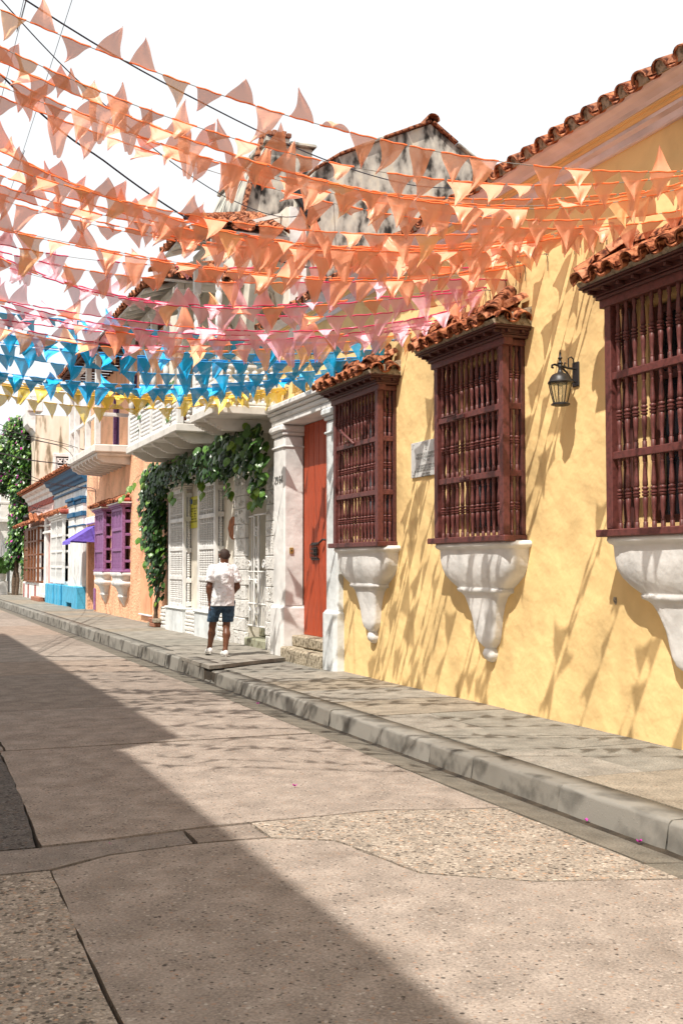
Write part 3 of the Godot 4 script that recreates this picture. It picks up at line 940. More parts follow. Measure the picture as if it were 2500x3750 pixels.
	for k in 3:
		var row := PackedVector3Array()
		for j in 9:
			var a := TAU * j / 9
			var r := [0.03, 0.02, 0.004][k] * rr(0.8, 1.2) as float
			row.append(Vector3([0.001, -0.004, 0.001][k], cos(a) * r * 1.2, sin(a) * r))
		rows.append(row)
	m.grid(rows, true)
	put(m, "bare_plaster", M.mortar, pit)

func make_lantern() -> void:
	var l := thing("wall_lantern", "black iron carriage lantern with clear glass and bulb on the yellow wall", "lantern", Vector3(6.1, 0, -9.10))
	put(bx(Vector3(-0.018, 3.40, -0.055), Vector3(0, 3.64, 0.055), 0.008), "wall_plate", M.iron, l)
	var m := MB.new()
	m.tube([Vector3(-0.01, 3.57, 0), Vector3(-0.10, 3.575, 0), Vector3(-0.185, 3.59, 0), Vector3(-0.25, 3.60, 0), Vector3(-0.275, 3.59, 0), Vector3(-0.278, 3.572, 0), Vector3(-0.262, 3.565, 0)], 0.011, 6)
	m.tube([Vector3(-0.03, 3.62, 0), Vector3(-0.035, 3.665, 0), Vector3(-0.06, 3.685, 0), Vector3(-0.09, 3.67, 0), Vector3(-0.095, 3.62, 0), Vector3(-0.09, 3.58, 0)], 0.007, 6)
	m.tube([Vector3(-0.12, 3.58, 0), Vector3(-0.14, 3.60, 0), Vector3(-0.135, 3.625, 0), Vector3(-0.118, 3.62, 0)], 0.007, 6)
	m.tube([Vector3(-0.02, 3.44, 0), Vector3(-0.07, 3.47, 0), Vector3(-0.11, 3.53, 0), Vector3(-0.16, 3.57, 0)], 0.010, 6)
	put(m, "bracket", M.iron, l)
	var ax := Vector3(-0.185, 0, 0)
	m = MB.new()
	var cap := []
	for q in [[0.118, 3.418], [0.125, 3.432], [0.118, 3.442], [0.108, 3.455], [0.102, 3.475], [0.086, 3.50], [0.055, 3.515], [0.030, 3.525], [0.022, 3.545], [0.018, 3.57], [0.026, 3.585], [0.018, 3.60], [0.028, 3.615], [0.014, 3.63], [0.012, 3.65], [0.024, 3.665], [0.010, 3.68], [0.012, 3.71], [0.003, 3.745]]:
		cap.append(Vector2(q[0], q[1]))
	m.lathe(cap, 8, ax)
	put(m, "lamp_cap", M.iron, l)
	m = MB.new()
	m.lathe([Vector2(0.0, 3.20), Vector2(0.072, 3.205), Vector2(0.092, 3.212), Vector2(0.092, 3.225), Vector2(0.075, 3.235), Vector2(0.0, 3.236)], 8, ax)
	put(m, "lamp_base", M.iron, l)
	m = MB.new()
	var g := MB.new()
	for k in 8:
		var a := TAU * k / 8
		var b := TAU * (k + 1) / 8
		var p0 := ax + Vector3(0.068 * cos(a), 3.235, 0.068 * sin(a))
		var p1 := ax + Vector3(0.112 * cos(a), 3.42, 0.112 * sin(a))
		var q0 := ax + Vector3(0.068 * cos(b), 3.235, 0.068 * sin(b))
		var q1 := ax + Vector3(0.112 * cos(b), 3.42, 0.112 * sin(b))
		m.tube([p0, p1], 0.0055, 5)
		g.quad(p0, p1, q1, q0)
	put(m, "lamp_bars", M.iron, l)
	put(g, "lamp_glass", M.lamp_glass, l)
	m = MB.new()
	m.lathe([Vector2(0.0, 3.31), Vector2(0.018, 3.315), Vector2(0.030, 3.335), Vector2(0.026, 3.36), Vector2(0.014, 3.38), Vector2(0.013, 3.395)], 8, ax)
	put(m, "bulb", M.glass, l)
	m = MB.new()
	m.lathe([Vector2(0.0, 3.392), Vector2(0.017, 3.393), Vector2(0.017, 3.425), Vector2(0.0, 3.425)], 8, ax)
	put(m, "socket", M.iron, l)

# ------------------------------------------------------------------ white house
func beaded(h: float, r: float, beads: int, segs := 7) -> ArrayMesh:
	var p := [Vector2(r * 0.7, 0), Vector2(r * 0.7, h * 0.06)]
	for k in beads:
		var a := h * (0.07 + 0.86 * k / beads)
		var l := h * 0.86 / beads
		p.append(Vector2(r * 0.55, a))
		p.append(Vector2(r * 0.95, a + l * 0.25))
		p.append(Vector2(r, a + l * 0.5))
		p.append(Vector2(r * 0.95, a + l * 0.75))
		p.append(Vector2(r * 0.55, a + l * 0.97))
	p.append(Vector2(r * 0.7, h * 0.94))
	p.append(Vector2(r * 0.7, h))
	var m := MB.new()
	m.lathe(p, segs)
	return m.mesh()

func white_bay(house: Node, z0: float, z1: float) -> Node3D:
	# a tall lattice window: four panels of beaded spindles, moulded cap with tiles, smooth plinth
	var bay := part("window_bay", house, Vector3(6.05, 0, (z0 + z1) / 2))
	var w := (z1 - z0) / 2
	var fr := MB.new()
	for s in [-1, 1]:
		fr.box(Vector3(0, 0.75, minf(s * w, s * (w - 0.12))), Vector3(0.07, 3.40, maxf(s * w, s * (w - 0.12))), 0.008)
	for y in [0.75, 1.37, 2.02, 2.67, 3.33]:
		fr.box(Vector3(0.003, y, -w + 0.121), Vector3(0.066, y + 0.085, w - 0.121), 0.006)
	for s in [-1, 1]:
		for y in [0.78, 1.30, 1.98, 2.68, 3.22]:
			fr.box(Vector3(0.071, y, s * w - 0.03 * s - 0.03), Vector3(0.198, y + 0.1, s * w - 0.03 * s + 0.03), 0.006)
	put(fr, "frame", M.white_trim, bay)
	var sp: ArrayMesh = white_bay_spindle()
	for lev in [[0.835, 0.535], [1.455, 0.565], [2.105, 0.565], [2.755, 0.575]]:
		var nsp := 9
		for k in nsp:
			var z := lerpf(-w + 0.17, w - 0.17, k / float(nsp - 1))
			put(sp, "spindle", M.white_trim, bay, Vector3(0.03, lev[0], z), Basis().scaled(Vector3(1, lev[1] / 0.56, 1)))
		for y in 2:
			put(bx(Vector3(0.018, lev[0] + lev[1] * (0.16 + 0.66 * y), -w + 0.122), Vector3(0.042, lev[0] + lev[1] * (0.16 + 0.66 * y) + 0.012, w - 0.122)), "cross_bar", M.white_trim, bay)
	for s in [-1, 1]:
		for lev in [[0.88, 0.42], [1.40, 0.58], [2.08, 0.60], [2.78, 0.44]]:
			put(sp, "spindle", M.white_trim, bay, Vector3(0.13, lev[0], s * (w - 0.03)), Basis().scaled(Vector3(1.9, lev[1] / 0.56, 1.9)))
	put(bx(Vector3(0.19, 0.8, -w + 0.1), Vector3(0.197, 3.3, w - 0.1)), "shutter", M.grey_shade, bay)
	var cap := MB.new()
	cap.box(Vector3(-0.02, 3.402, -w - 0.015), Vector3(0.198, 3.44, w + 0.015), 0.008)
	cap.box(Vector3(-0.05, 3.442, -w - 0.04), Vector3(0.198, 3.49, w + 0.04), 0.015)
	cap.box(Vector3(-0.10, 3.492, -w - 0.09), Vector3(0.198, 3.535, w + 0.09), 0.015)
	cap.box(Vector3(-0.17, 3.55, -w - 0.16), Vector3(0.198, 3.60, w + 0.16), 0.015)
	put(cap, "cap_moulding", M.oldwhite, bay)
	for k in 5:
		put(bx(Vector3(-0.15, 3.536, -0.02), Vector3(-0.11, 3.549, 0.02)), "dentil", M.oldwhite, bay, Vector3(0, 0, lerpf(-w, w, k / 4.0)))
	tile_rows(bay, Vector3(-0.22, 3.63, -w - 0.06), Vector3(0, 0, (2 * w + 0.12) / 7), Vector3(0.45, 0.24, 0).normalized(), 8, 1, 0.42, 0.085)
	for s in [1, -1]:
		tile_rows(bay, Vector3(-0.08, 3.64, s * (w + 0.2)), Vector3(0.18, 0, 0), Vector3(0, 0.25, -0.5 * s).normalized(), 2, 1, 0.3, 0.08)
	var pl := MB.new()
	pl.box(Vector3(-0.05, 0.1, -w - 0.06), Vector3(0.198, 0.70, w + 0.06), 0.02)
	pl.box(Vector3(-0.08, 0.70, -w - 0.09), Vector3(0.198, 0.75, w + 0.09), 0.02)
	put(pl, "plinth", M.white_cool, bay)
	return bay

var wb_spindle: ArrayMesh
func white_bay_spindle() -> ArrayMesh:
	if wb_spindle == null:
		wb_spindle = beaded(0.56, 0.021, 10, 6)
	return wb_spindle

func rubble(house: Node, z0: float, z1: float, y1: float) -> void:
	put(bx(Vector3(6.10, 0.08, z0), Vector3(6.248, y1, z1)), "rubble_bed", M.white_stone, house)
	var y := 0.17
	while y < y1 - 0.03:
		var h := minf(rr(0.075, 0.12), y1 - y)
		var z := z0
		while z < z1 - 0.03:
			var l := minf(rr(0.09, 0.19), z1 - z)
			put(bx(Vector3(6.07 + rr(-0.012, 0.012), y + 0.008, z + 0.008), Vector3(6.12, y + h - 0.006, z + l - 0.006), rr(0.018, 0.03)), "rubble_stone", M.white_stone, house, Vector3.ZERO)
			z += l
		y += h

func carved_jamb(house: Node, z0: float, z1: float, x0: float) -> void:
	# stacked carved blocks, alternately wide and narrow, with leaf scrolls in relief
	put(bx(Vector3(x0 + 0.03, 0.1, z0 + 0.02), Vector3(6.75, 3.42, z1 - 0.02)), "jamb_core", M.white_stone, house)
	var y := 0.15
	var k := 0
	while y < 3.35:
		var h := [0.30, 0.25, 0.34, 0.27][k % 4] as float
		h = minf(h, 3.4 - y)
		var st := bx(Vector3(x0 + rr(-0.006, 0.006), y + 0.004, z0 - (0.03 if k % 2 else 0.0)), Vector3(x0 + 0.08, y + h - 0.006, z1 + (0.03 if k % 2 == 0 else 0.0)), 0.012)
		for q in 9:
			var cy := y + h * rr(0.15, 0.85)
			var cz := rr(z0 + 0.05, z1 - 0.05)
			var a0 := rr(0, TAU)
			var r := rr(0.02, 0.045)
			st.tube([Vector3(x0 - 0.003, cy + sin(a0) * r, cz + cos(a0) * r), Vector3(x0 - 0.008, cy + sin(a0 + 1.2) * r, cz + cos(a0 + 1.2) * r), Vector3(x0 - 0.006, cy + sin(a0 + 2.4) * r * 0.8, cz + cos(a0 + 2.4) * r * 0.8), Vector3(x0 - 0.002, cy + sin(a0 + 3.8) * r * 0.5, cz + cos(a0 + 3.8) * r * 0.5)], 0.009, 4, 0.004)
		put(st, "carved_block", M.white_stone, house)
		y += h
		k += 1

func scroll(c: Vector3, r: float, a0: float, turns: float, sgn: float) -> Array:
	var p := []
	var nn := int(10 * turns) + 3
	for k in nn:
		var f := float(k) / (nn - 1)
		var a := a0 + sgn * TAU * turns * f
		var q := r * (1.0 - 0.78 * f)
		p.append(c + Vector3(0, sin(a) * q, cos(a) * q))
	return p

func make_gate(house: Node) -> void:
	var gate := put(bx(Vector3(6.235, 0.55, -19.14), Vector3(6.26, 2.60, -19.11)), "iron_gate", M.white_trim, house)
	var thick := 1.5
	var bar := func(a: Vector3, b: Vector3, r: float, called := "bar"):
		var m := MB.new()
		m.tube([a, b], r * thick, 6)
		put(m, called, M.white_trim, gate)
	var x := 6.247
	for z in [-21.0, -20.45, -19.86, -19.60, -18.98]:
		bar.call(Vector3(x, 0.56, z), Vector3(x, 2.60, z), 0.016)
	for z in [-20.86, -20.72, -20.58, -20.30, -20.16, -20.02, -19.48, -19.36, -19.24]:
		bar.call(Vector3(x, 0.58, z), Vector3(x, 1.57, z), 0.008)
	for z in [-20.30, -20.02]:
		bar.call(Vector3(x, 1.57, z), Vector3(x, 2.58, z), 0.008)
	for q in [[2.60, -21.0, -19.86], [2.62, -19.86, -18.98], [1.57, -21.0, -18.98], [0.98, -21.0, -18.98], [0.57, -21.0, -18.98], [2.05, -21.0, -20.45], [1.42, -20.45, -19.86]]:
		bar.call(Vector3(x, q[0], q[1]), Vector3(x, q[0], q[2]), 0.012, "rail")
	for q in [[2.30, -19.74, 0.11, 0.4, 1.4, 1.0], [1.70, -19.70, 0.10, PI, 1.3, -1.0], [1.70, -19.30, 0.10, 0.0, 1.3, 1.0], [1.44, -19.70, 0.10, PI, 1.3, 1.0], [0.86, -19.72, 0.10, 0.0, 1.2, -1.0], [2.28, -20.82, 0.10, 0.6, 1.3, 1.0], [1.70, -20.84, 0.09, PI, 1.2, -1.0], [1.68, -20.20, 0.11, 0.0, 1.2, 1.0], [1.43, -20.20, 0.11, PI, 1.2, 1.0], [1.68, -20.62, 0.08, 0.0, 1.2, 1.0], [0.84, -20.2, 0.09, 0.0, 1.2, 1.0], [1.69, -19.08, 0.07, PI, 1.2, -1.0]]:
		var m := MB.new()
		m.tube(scroll(Vector3(x, q[0], q[1]), q[2], q[3], q[4], q[5]), 0.014, 5)
		put(m, "scroll", M.white_trim, gate)
	for q in [[2.22, -19.64, 1.62, -19.84], [1.62, -19.62, 2.1, -19.82], [1.35, -19.62, 0.95, -19.84], [2.2, -20.72, 1.62, -20.98]]:
		bar.call(Vector3(x, q[0], q[1]), Vector3(x, q[2], q[3]), 0.007, "stay")
	var lock := thing("padlock", "black padlock hanging on the white iron gate", "padlock", Vector3(6.225, 1.86, -20.80))
	put(bx(Vector3(-0.02, -0.06, -0.055), Vector3(0.02, 0.03, 0.055), 0.008), "lock_body", M.iron, lock)
	var m2 := MB.new()
	m2.tube([Vector3(0, 0.03, -0.035), Vector3(0, 0.075, -0.03), Vector3(0, 0.09, 0), Vector3(0, 0.075, 0.03), Vector3(0, 0.03, 0.035)], 0.008, 6)
	put(m2, "shackle", M.brass, lock)

func bracket(house: Node, z: float, x0: float) -> void:
	# a scalloped concrete beam under a balcony slab
	var pts := PackedVector2Array([Vector2(x0, 4.249), Vector2(x0, 4.215)])
	var x := x0
	var y := 4.215
	for k in 5:
		x += 0.055
		y -= 0.014
		pts.append(Vector2(x - 0.03, y - 0.012))
		pts.append(Vector2(x, y - 0.02))
		pts.append(Vector2(x + 0.012, y - 0.006))
		y -= 0.014
	pts.append(Vector2(x + 0.03, 4.05))
	pts.append(Vector2(6.249, 4.05))
	pts.append(Vector2(6.249, 4.249))
	var m := MB.new()
	m.prism(pts, z - 0.07, z + 0.07)
	put(m, "bracket", M.oldwhite, house)

func gallery(house: Node, zn: float, zf: float, ye: float, hip: bool) -> void:
	# one balcony of the upper floor from z = zf (far) to zn (near): slab, railing, turned posts and tiled roof
	var balcony := part("balcony", house)
	var m := MB.new()
	m.box(Vector3(4.98, 4.25, zf), Vector3(6.249, 4.40, zn), 0.015)
	put(m, "slab", M.oldwhite, balcony)
	var fz := zn - 0.08
	var bz := zf + 0.08
	var bal := beaded(0.60, 0.045, 6, 8)
	var np := maxi(2, int(round((fz - bz) / 1.3)) + 1)
	for k in np:
		var z := lerpf(fz, bz, k / float(np - 1))
		put(bx(Vector3(5.02, 4.40, z - 0.065), Vector3(5.15, 5.14, z + 0.065), 0.01), "newel", M.white_trim, balcony)
		var post := MB.new()
		var pr := [Vector2(0.05, 5.14), Vector2(0.06, 5.16), Vector2(0.06, 5.25), Vector2(0.04, 5.27)]
		for q in 6:
			var b := 5.30 + 0.21 * q
			pr.append_array([Vector2(0.045, b), Vector2(0.062, b + 0.03), Vector2(0.064, b + 0.10), Vector2(0.058, b + 0.16), Vector2(0.045, b + 0.19)])
		pr.append_array([Vector2(0.045, 6.58), Vector2(0.06, 6.62)])
		post.lathe(pr, 10, Vector3(5.085, 0, z))
		post.box(Vector3(5.02, 6.62, z - 0.068), Vector3(5.15, ye - 0.17, z + 0.068), 0.008)
		post.prism(PackedVector2Array([Vector2(4.95, ye - 0.08), Vector2(4.97, ye - 0.14), Vector2(5.0, ye - 0.17), Vector2(5.17, ye - 0.17), Vector2(5.22, ye - 0.14), Vector2(5.28, ye - 0.08)]), z - 0.055, z + 0.055)
		put(post, "turned_post", M.white_trim, balcony)
		if k < np - 1:
			var z2 := lerpf(fz, bz, (k + 1) / float(np - 1))
			put(bx(Vector3(5.035, 5.05, z2 + 0.066), Vector3(5.135, 5.10, z - 0.066), 0.01), "hand_rail", M.white_trim, balcony)
			put(bx(Vector3(5.05, 4.425, z2 + 0.066), Vector3(5.12, 4.465, z - 0.066), 0.006), "foot_rail", M.white_trim, balcony)
			var nb := int((z - z2 - 0.13) / 0.102)
			for b in nb:
				put(bal, "baluster", M.white_trim, balcony, Vector3(5.085, 4.458, lerpf(z - 0.066, z2 + 0.066, (b + 0.5) / nb)))
	put(bx(Vector3(5.17, 5.05, fz - 0.05), Vector3(6.2, 5.10, fz + 0.05), 0.01), "hand_rail", M.white_trim, balcony)
	put(bx(Vector3(5.17, 4.425, fz - 0.035), Vector3(6.2, 4.465, fz + 0.035), 0.006), "foot_rail", M.white_trim, balcony)
	for b in 6:
		put(bal, "baluster", M.white_trim, balcony, Vector3(5.26 + 0.155 * b, 4.458, fz), Basis().scaled(Vector3(1.25, 1, 1.25)))
	# ceiling boards, beams and the tiled roof
	var top := ye + 0.62
	var zo := zn + (0.22 if hip else 0.16)
	m = MB.new()
	m.prism(PackedVector2Array([Vector2(4.52, ye), Vector2(4.52, ye + 0.045), Vector2(6.25, top + 0.02), Vector2(6.25, top - 0.03)]), zf - 0.15, zo - (1.0 if hip else 0.0))
	put(m, "roof_boards", M.oldwhite, balcony)
	put(bx(Vector3(5.02, ye - 0.08, zf), Vector3(5.15, ye + 0.045, zn - 0.02), 0.01), "beam", M.oldwhite, balcony)
	put(bx(Vector3(5.16, ye - 0.08, fz - 0.06), Vector3(6.2, ye + 0.045, fz + 0.06), 0.01), "beam", M.oldwhite, balcony)
	var z := zf + 0.3
	while z < zn - 0.2:
		m = MB.new()
		m.prism(PackedVector2Array([Vector2(4.56, ye - 0.06), Vector2(4.56, ye - 0.005), Vector2(6.24, top - 0.04), Vector2(6.24, top - 0.11)]), z - 0.035, z + 0.035)
		put(m, "rafter", M.oldwhite, balcony)
		z += 0.55
	var upd := Vector3(1.73, 0.62, 0).normalized()
	var cols := int((zo - zf) / 0.245)
	tile_rows(balcony, Vector3(4.44, ye + 0.075, zf), Vector3(0, 0, 0.245), upd, cols if not hip else cols - 1, 2, 0.60, 0.086)
	if hip:
		m = MB.new()
		var a := Vector3(4.50, ye + 0.03, zo)
		var b := Vector3(6.25, ye + 0.03, zo)
		var c := Vector3(6.25, top + 0.10, zo - 1.45)
		m.otri(a, b, c, Vector3(5.5, ye - 2.0, zo - 1))
		m.otri(a + Vector3(0, -0.05, 0), b + Vector3(0, -0.05, 0), c + Vector3(0, -0.05, 0), Vector3(5.5, ye + 3.0, zo - 1))
		m.oquad(a, b, b + Vector3(0, -0.05, 0), a + Vector3(0, -0.05, 0), Vector3(5.5, ye, zo - 1))
		m.otri(a, c, a + Vector3(0, -0.05, 0), Vector3(6, ye, zo))
		put(m, "hip_boards", M.oldwhite, balcony)
		var uh := Vector3(0, top - ye + 0.07, -1.45).normalized()
		for k in 7:
			var x := 4.66 + 0.245 * k
			var n := clampi(int((0.25 + 1.75 * (x - 4.5) / 1.75) / 0.42), 1, 4)
			tile_rows(balcony, Vector3(x, ye + 0.075, zo + 0.08), Vector3(0.245, 0, 0), uh, 2 if k < 6 else 1, n, 0.46, 0.088)
		var hd := (c - a).normalized()
		var hn := hd.cross(Vector3(1, 0, 1)).normalized()
		if hn.y < 0:
			hn = -hn
		for k in 5:
			put(tile(0.46, 0.105, 0.09), "hip_tile", clay(), balcony, a + hd * (0.40 * k - 0.05) + Vector3(0, 0.11, 0), Basis(hn.cross(hd), hn, hd))

func arch_frame(z: float, w: float, y0: float, y1: float, x: float, thick: float) -> MB:
	var m := MB.new()
	var pts := PackedVector2Array()
	var inn := PackedVector2Array()
	pts.append(Vector2(-w, y0))
	inn.append(Vector2(-w + thick, y0))
	for k in 13:
		var a := PI - PI * k / 12
		pts.append(Vector2(cos(a) * w, y1 - w + sin(a) * w))
		inn.append(Vector2(cos(a) * (w - thick), y1 - w + sin(a) * (w - thick)))
	pts.append(Vector2(w, y0))
	inn.append(Vector2(w - thick, y0))
	m.t = Transform3D(Basis(Vector3(0, 0, 1), Vector3(0, 1, 0), Vector3(-1, 0, 0)), Vector3(x, 0, z))
	for k in pts.size() - 1:
		var c := Vector3(0, (y0 + y1) / 2, 0.03)
		m.oquad(Vector3(pts[k].x, pts[k].y, 0.06), Vector3(pts[k + 1].x, pts[k + 1].y, 0.06), Vector3(inn[k + 1].x, inn[k + 1].y, 0.06), Vector3(inn[k].x, inn[k].y, 0.06), Vector3(c.x, c.y, -5))
		m.oquad(Vector3(pts[k].x, pts[k].y, 0.06), Vector3(pts[k + 1].x, pts[k + 1].y, 0.06), Vector3(pts[k + 1].x, pts[k + 1].y, 0), Vector3(pts[k].x, pts[k].y, 0), c)
		m.oquad(Vector3(inn[k].x, inn[k].y, 0.06), Vector3(inn[k + 1].x, inn[k + 1].y, 0.06), Vector3(inn[k + 1].x, inn[k + 1].y, 0), Vector3(inn[k].x, inn[k].y, 0), Vector3(inn[k].x * 3, inn[k].y, 0.03))
	return m

func make_white_house() -> void:
	var house := thing("white_house", "white two-storey house with lattice windows, galleries on turned posts and a mouldy grey gable", "house")
	var m := MB.new()
	m.wall(6.25, 0.35, -26.9, -18.1, -0.05, 7.9, [[-20.2, -18.97, -0.05, 3.42], [-19.55, -18.75, 4.42, 6.55], [-24.6, -23.8, 4.42, 6.5], [-22.2, -21.4, 4.42, 6.5]])
	put(m, "wall", M.cream, house)
	m = MB.new()
	m.box(Vector3(7.02, 0.0, -20.3), Vector3(7.1, 3.6, -18.8))
	m.box(Vector3(6.61, 0.0, -20.3), Vector3(7.02, 3.5, -20.21))
	m.box(Vector3(6.61, 0.0, -18.96), Vector3(7.02, 3.5, -18.87))
	m.box(Vector3(6.61, 3.43, -20.3), Vector3(7.02, 3.5, -18.87))
	put(m, "porch_wall", M.white_cool, house)
	m = MB.new()
	for z in [-20.0, -19.62, -19.2]:
		m.box(Vector3(6.98, 0.6, z - 0.03), Vector3(7.015, 3.1, z + 0.03), 0.006)
	put(m, "inner_door", M.white_trim, house)
	m = MB.new()
	m.prism(PackedVector2Array([Vector2(-20.2, 3.42), Vector2(-20.2, 3.05), Vector2(-20.1, 3.2), Vector2(-19.9, 3.33), Vector2(-19.58, 3.37), Vector2(-19.3, 3.33), Vector2(-19.08, 3.2), Vector2(-18.97, 3.05), Vector2(-18.97, 3.42)]), -6.45, -6.28)
	m.t = Transform3D()
	var arch := put(m, "arch", M.white, house)
	arch.basis = Basis(Vector3(0, 0, 1), Vector3(0, 1, 0), Vector3(-1, 0, 0))
	carved_jamb(house, -20.92, -20.22, 6.17)
	carved_jamb(house, -18.95, -18.52, 6.17)
	stones_box(house, Vector3(6.16, 0.12, -20.2), Vector3(6.62, 0.36, -18.98), 1, M.green_step, "door_step", 0.02)
	stones_box(house, Vector3(6.45, 0.362, -20.2), Vector3(7.0, 0.55, -18.98), 1, M.green_step, "door_step", 0.02)
	put(bx(Vector3(6.56, 0.1, -20.2), Vector3(6.61, 0.54, -19.5), 0.01), "low_wall", M.white_stone, house)
	white_bay(house, -25.95, -24.50)
	white_bay(house, -23.28, -21.88)
	rubble(house, -24.44, -23.35, 0.70)
	rubble(house, -21.80, -20.95, 0.70)
	rubble(house, -26.9, -26.02, 0.70)
	make_gate(house)
	gallery(house, -20.87, -25.7, 7.08, true)
	gallery(house, -18.14, -19.76, 7.28, true)
	for z in [-25.2, -24.15, -23.1, -22.05, -21.1, -19.55, -18.9]:
		bracket(house, z, 5.03)
	for q in [[-19.15, 0.40, 6.55], [-24.2, 0.40, 6.5], [-21.8, 0.40, 6.5]]:
		put(arch_frame(q[0], q[1] + 0.12, 4.42, q[2] + 0.12, 6.249, 0.14), "arched_surround", M.weather, house)
		put(bx(Vector3(6.42, 4.42, q[0] - 0.4), Vector3(6.46, q[2], q[0] - 0.01), 0.01), "shutter", M.white_trim, house)
		put(bx(Vector3(6.44, 4.42, q[0] + 0.01), Vector3(6.48, q[2], q[0] + 0.4), 0.01), "shutter", M.iron, house)
	put(bx(Vector3(6.30, 4.4, -18.10), Vector3(6.60, 7.9, -18.05)), "corner_pier", M.white, house)
	put(bx(Vector3(6.45, 0.0, -26.8), Vector3(11.9, 7.4, -26.5)), "end_wall", M.cream, house)
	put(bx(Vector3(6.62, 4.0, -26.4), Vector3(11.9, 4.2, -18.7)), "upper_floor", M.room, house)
	# the grey gable that rises above the neighbour's eaves, and the tower behind it
	m = MB.new()
	m.prism(PackedVector2Array([Vector2(6.605, 4.0), Vector2(6.605, 8.35), Vector2(6.8, 8.62), Vector2(7.24, 8.93), Vector2(8.1, 9.35), Vector2(9.05, 9.79), Vector2(9.56, 9.46), Vector2(10.26, 9.04), Vector2(12.2, 7.7), Vector2(12.2, 4.0)]), -18.75, -18.13)
	put(m, "gable", M.mould, house)
	var edge := [Vector2(6.8, 8.62), Vector2(7.24, 8.93), Vector2(8.1, 9.35), Vector2(9.05, 9.79), Vector2(9.56, 9.46), Vector2(10.26, 9.04), Vector2(12.2, 7.7)]
	for k in edge.size() - 1:
		var a: Vector2 = edge[k]
		var d: Vector2 = edge[k + 1] - a
		var ln := d.length()
		var pieces := maxi(1, int(ln / 0.42))
		for s in pieces:
			var p := a + d * (s / float(pieces))
			var q := MB.new()
			q.t = Transform3D(Basis(Vector3(0, 0, 1), atan2(d.y, d.x)), Vector3(p.x, p.y, 0))
			q.box(Vector3(0.005, 0.004 + rr(0, 0.012), -18.85), Vector3(ln / pieces - 0.005, 0.05 + rr(0, 0.015), -18.04 + rr(-0.02, 0.02)), 0.01)
			put(q, "coping_tile", M.mould if rng.randf() < 0.5 else M.clay3, house)
	put(tile(0.5, 0.13, 0.11), "ridge_tile", M.clay3, house, Vector3(9.05, 9.82, -18.0), Basis(Vector3(-1, 0, 0), Vector3(0, 1, 0), Vector3(0, 0, -1)))
	m = MB.new()
	m.prism(PackedVector2Array([Vector2(6.26, 7.2), Vector2(6.26, 8.6), Vector2(6.42, 9.3), Vector2(6.72, 9.98), Vector2(7.65, 9.98), Vector2(7.65, 7.2)]), -24.0, -20.6)
	put(m, "tower", M.mould, house)
	m = MB.new()
	m.box(Vector3(6.66, 9.985, -24.1), Vector3(7.15, 10.10, -20.5), 0.02)
	m.box(Vector3(7.16, 9.985, -24.1), Vector3(7.72, 10.06, -20.5), 0.02)
	put(m, "tower_coping", M.mould, house)
	for k in 5:
		put(bx(Vector3(6.68 + k * 0.1, 10.105, -20.75), Vector3(6.77 + k * 0.1, 10.19 + 0.03 * (k % 2), -20.46), 0.01), "coping_brick", M.brick, house)
	for k in 4:
		var d := Vector3(0.2, 0.85, 0).normalized()
		put(tile(0.45, 0.09, 0.08), "verge_tile", M.clay3, house, Vector3(6.22 + 0.1 * k, 8.45 + 0.4 * k, -20.55), Basis(Vector3(0, 0, 1), Vector3(-d.y, d.x, 0), d).orthonormalized())
	m = MB.new()
	m.t = Transform3D(Basis(Vector3(0, 0, 1), deg_to_rad(-52)), Vector3(6.5, 8.0, -18.0))
	m.box(Vector3(-0.45, -0.1, -0.05), Vector3(0.45, 0.1, 0.06), 0.03)
	put(m, "gutter_pipe", M.iron, house)
	m = MB.new()
	m.prism(PackedVector2Array([Vector2(6.255, 7.91), Vector2(9.2, 9.4), Vector2(12.2, 7.7), Vector2(12.2, 7.6), Vector2(6.255, 7.8)]), -26.9, -18.8)
	put(m, "roof", M.clay3, house)
	# fixtures
	var num := thing("house_number", "black house number 29 66 on the cream wall beside the gate", "house number", Vector3(6.245, 2.88, -21.05))
	lettering("29 66", 0.13, M.letter, num, Vector3.ZERO, 0.012)
	var ov := thing("oval_plaque", "rusty brown pointed oval plaque hung beside the white gate", "plaque", Vector3(6.22, 2.42, -21.12))
	m = MB.new()
	var pts := PackedVector2Array()
	for k in 28:
		var a := TAU * k / 28
		var r := 1.0 + 0.10 * pow(absf(sin(a)), 12.0)
		pts.append(Vector2(cos(a) * 0.315 * (0.93 + 0.07 * cos(8 * a)), sin(a) * 0.205 * r))
	m.prism(pts, 0.0, 0.03)
	put(m, "board", M.rust, ov, Vector3.ZERO, FACE)
	m = MB.new()
	for s in [-1, 1]:
		m.box(Vector3(-0.005, 0.11, s * 0.27 - 0.02), Vector3(0.02, 0.15, s * 0.27 + 0.02))
		m.box(Vector3(-0.005, -0.15, s * 0.27 - 0.02), Vector3(0.02, -0.11, s * 0.27 + 0.02))
	put(m, "fixing", M.iron, ov)
	var sg := thing("permit_sign", "yellow planning notice with black print between the white lattice windows", "sign", Vector3(6.235, 2.87, -24.08))
	put(bx(Vector3(-0.012, -0.35, -0.46), Vector3(0.0, 0.35, 0.46)), "board", M.sign, sg)
	put(bx(Vector3(-0.016, 0.19, -0.43), Vector3(-0.0125, 0.30, -0.30)), "emblem", M.sign_blue, sg)
	lettering("CURADURIA URBANA", 0.07, M.sign_ink, sg, Vector3(-0.012, 0.235, -0.26), 0.003, false, "lettering", false)
	lettering("CARTAGENA DE INDIAS", 0.042, M.sign_ink, sg, Vector3(-0.012, 0.18, -0.26), 0.003, false, "lettering", false)
	var y := 0.08
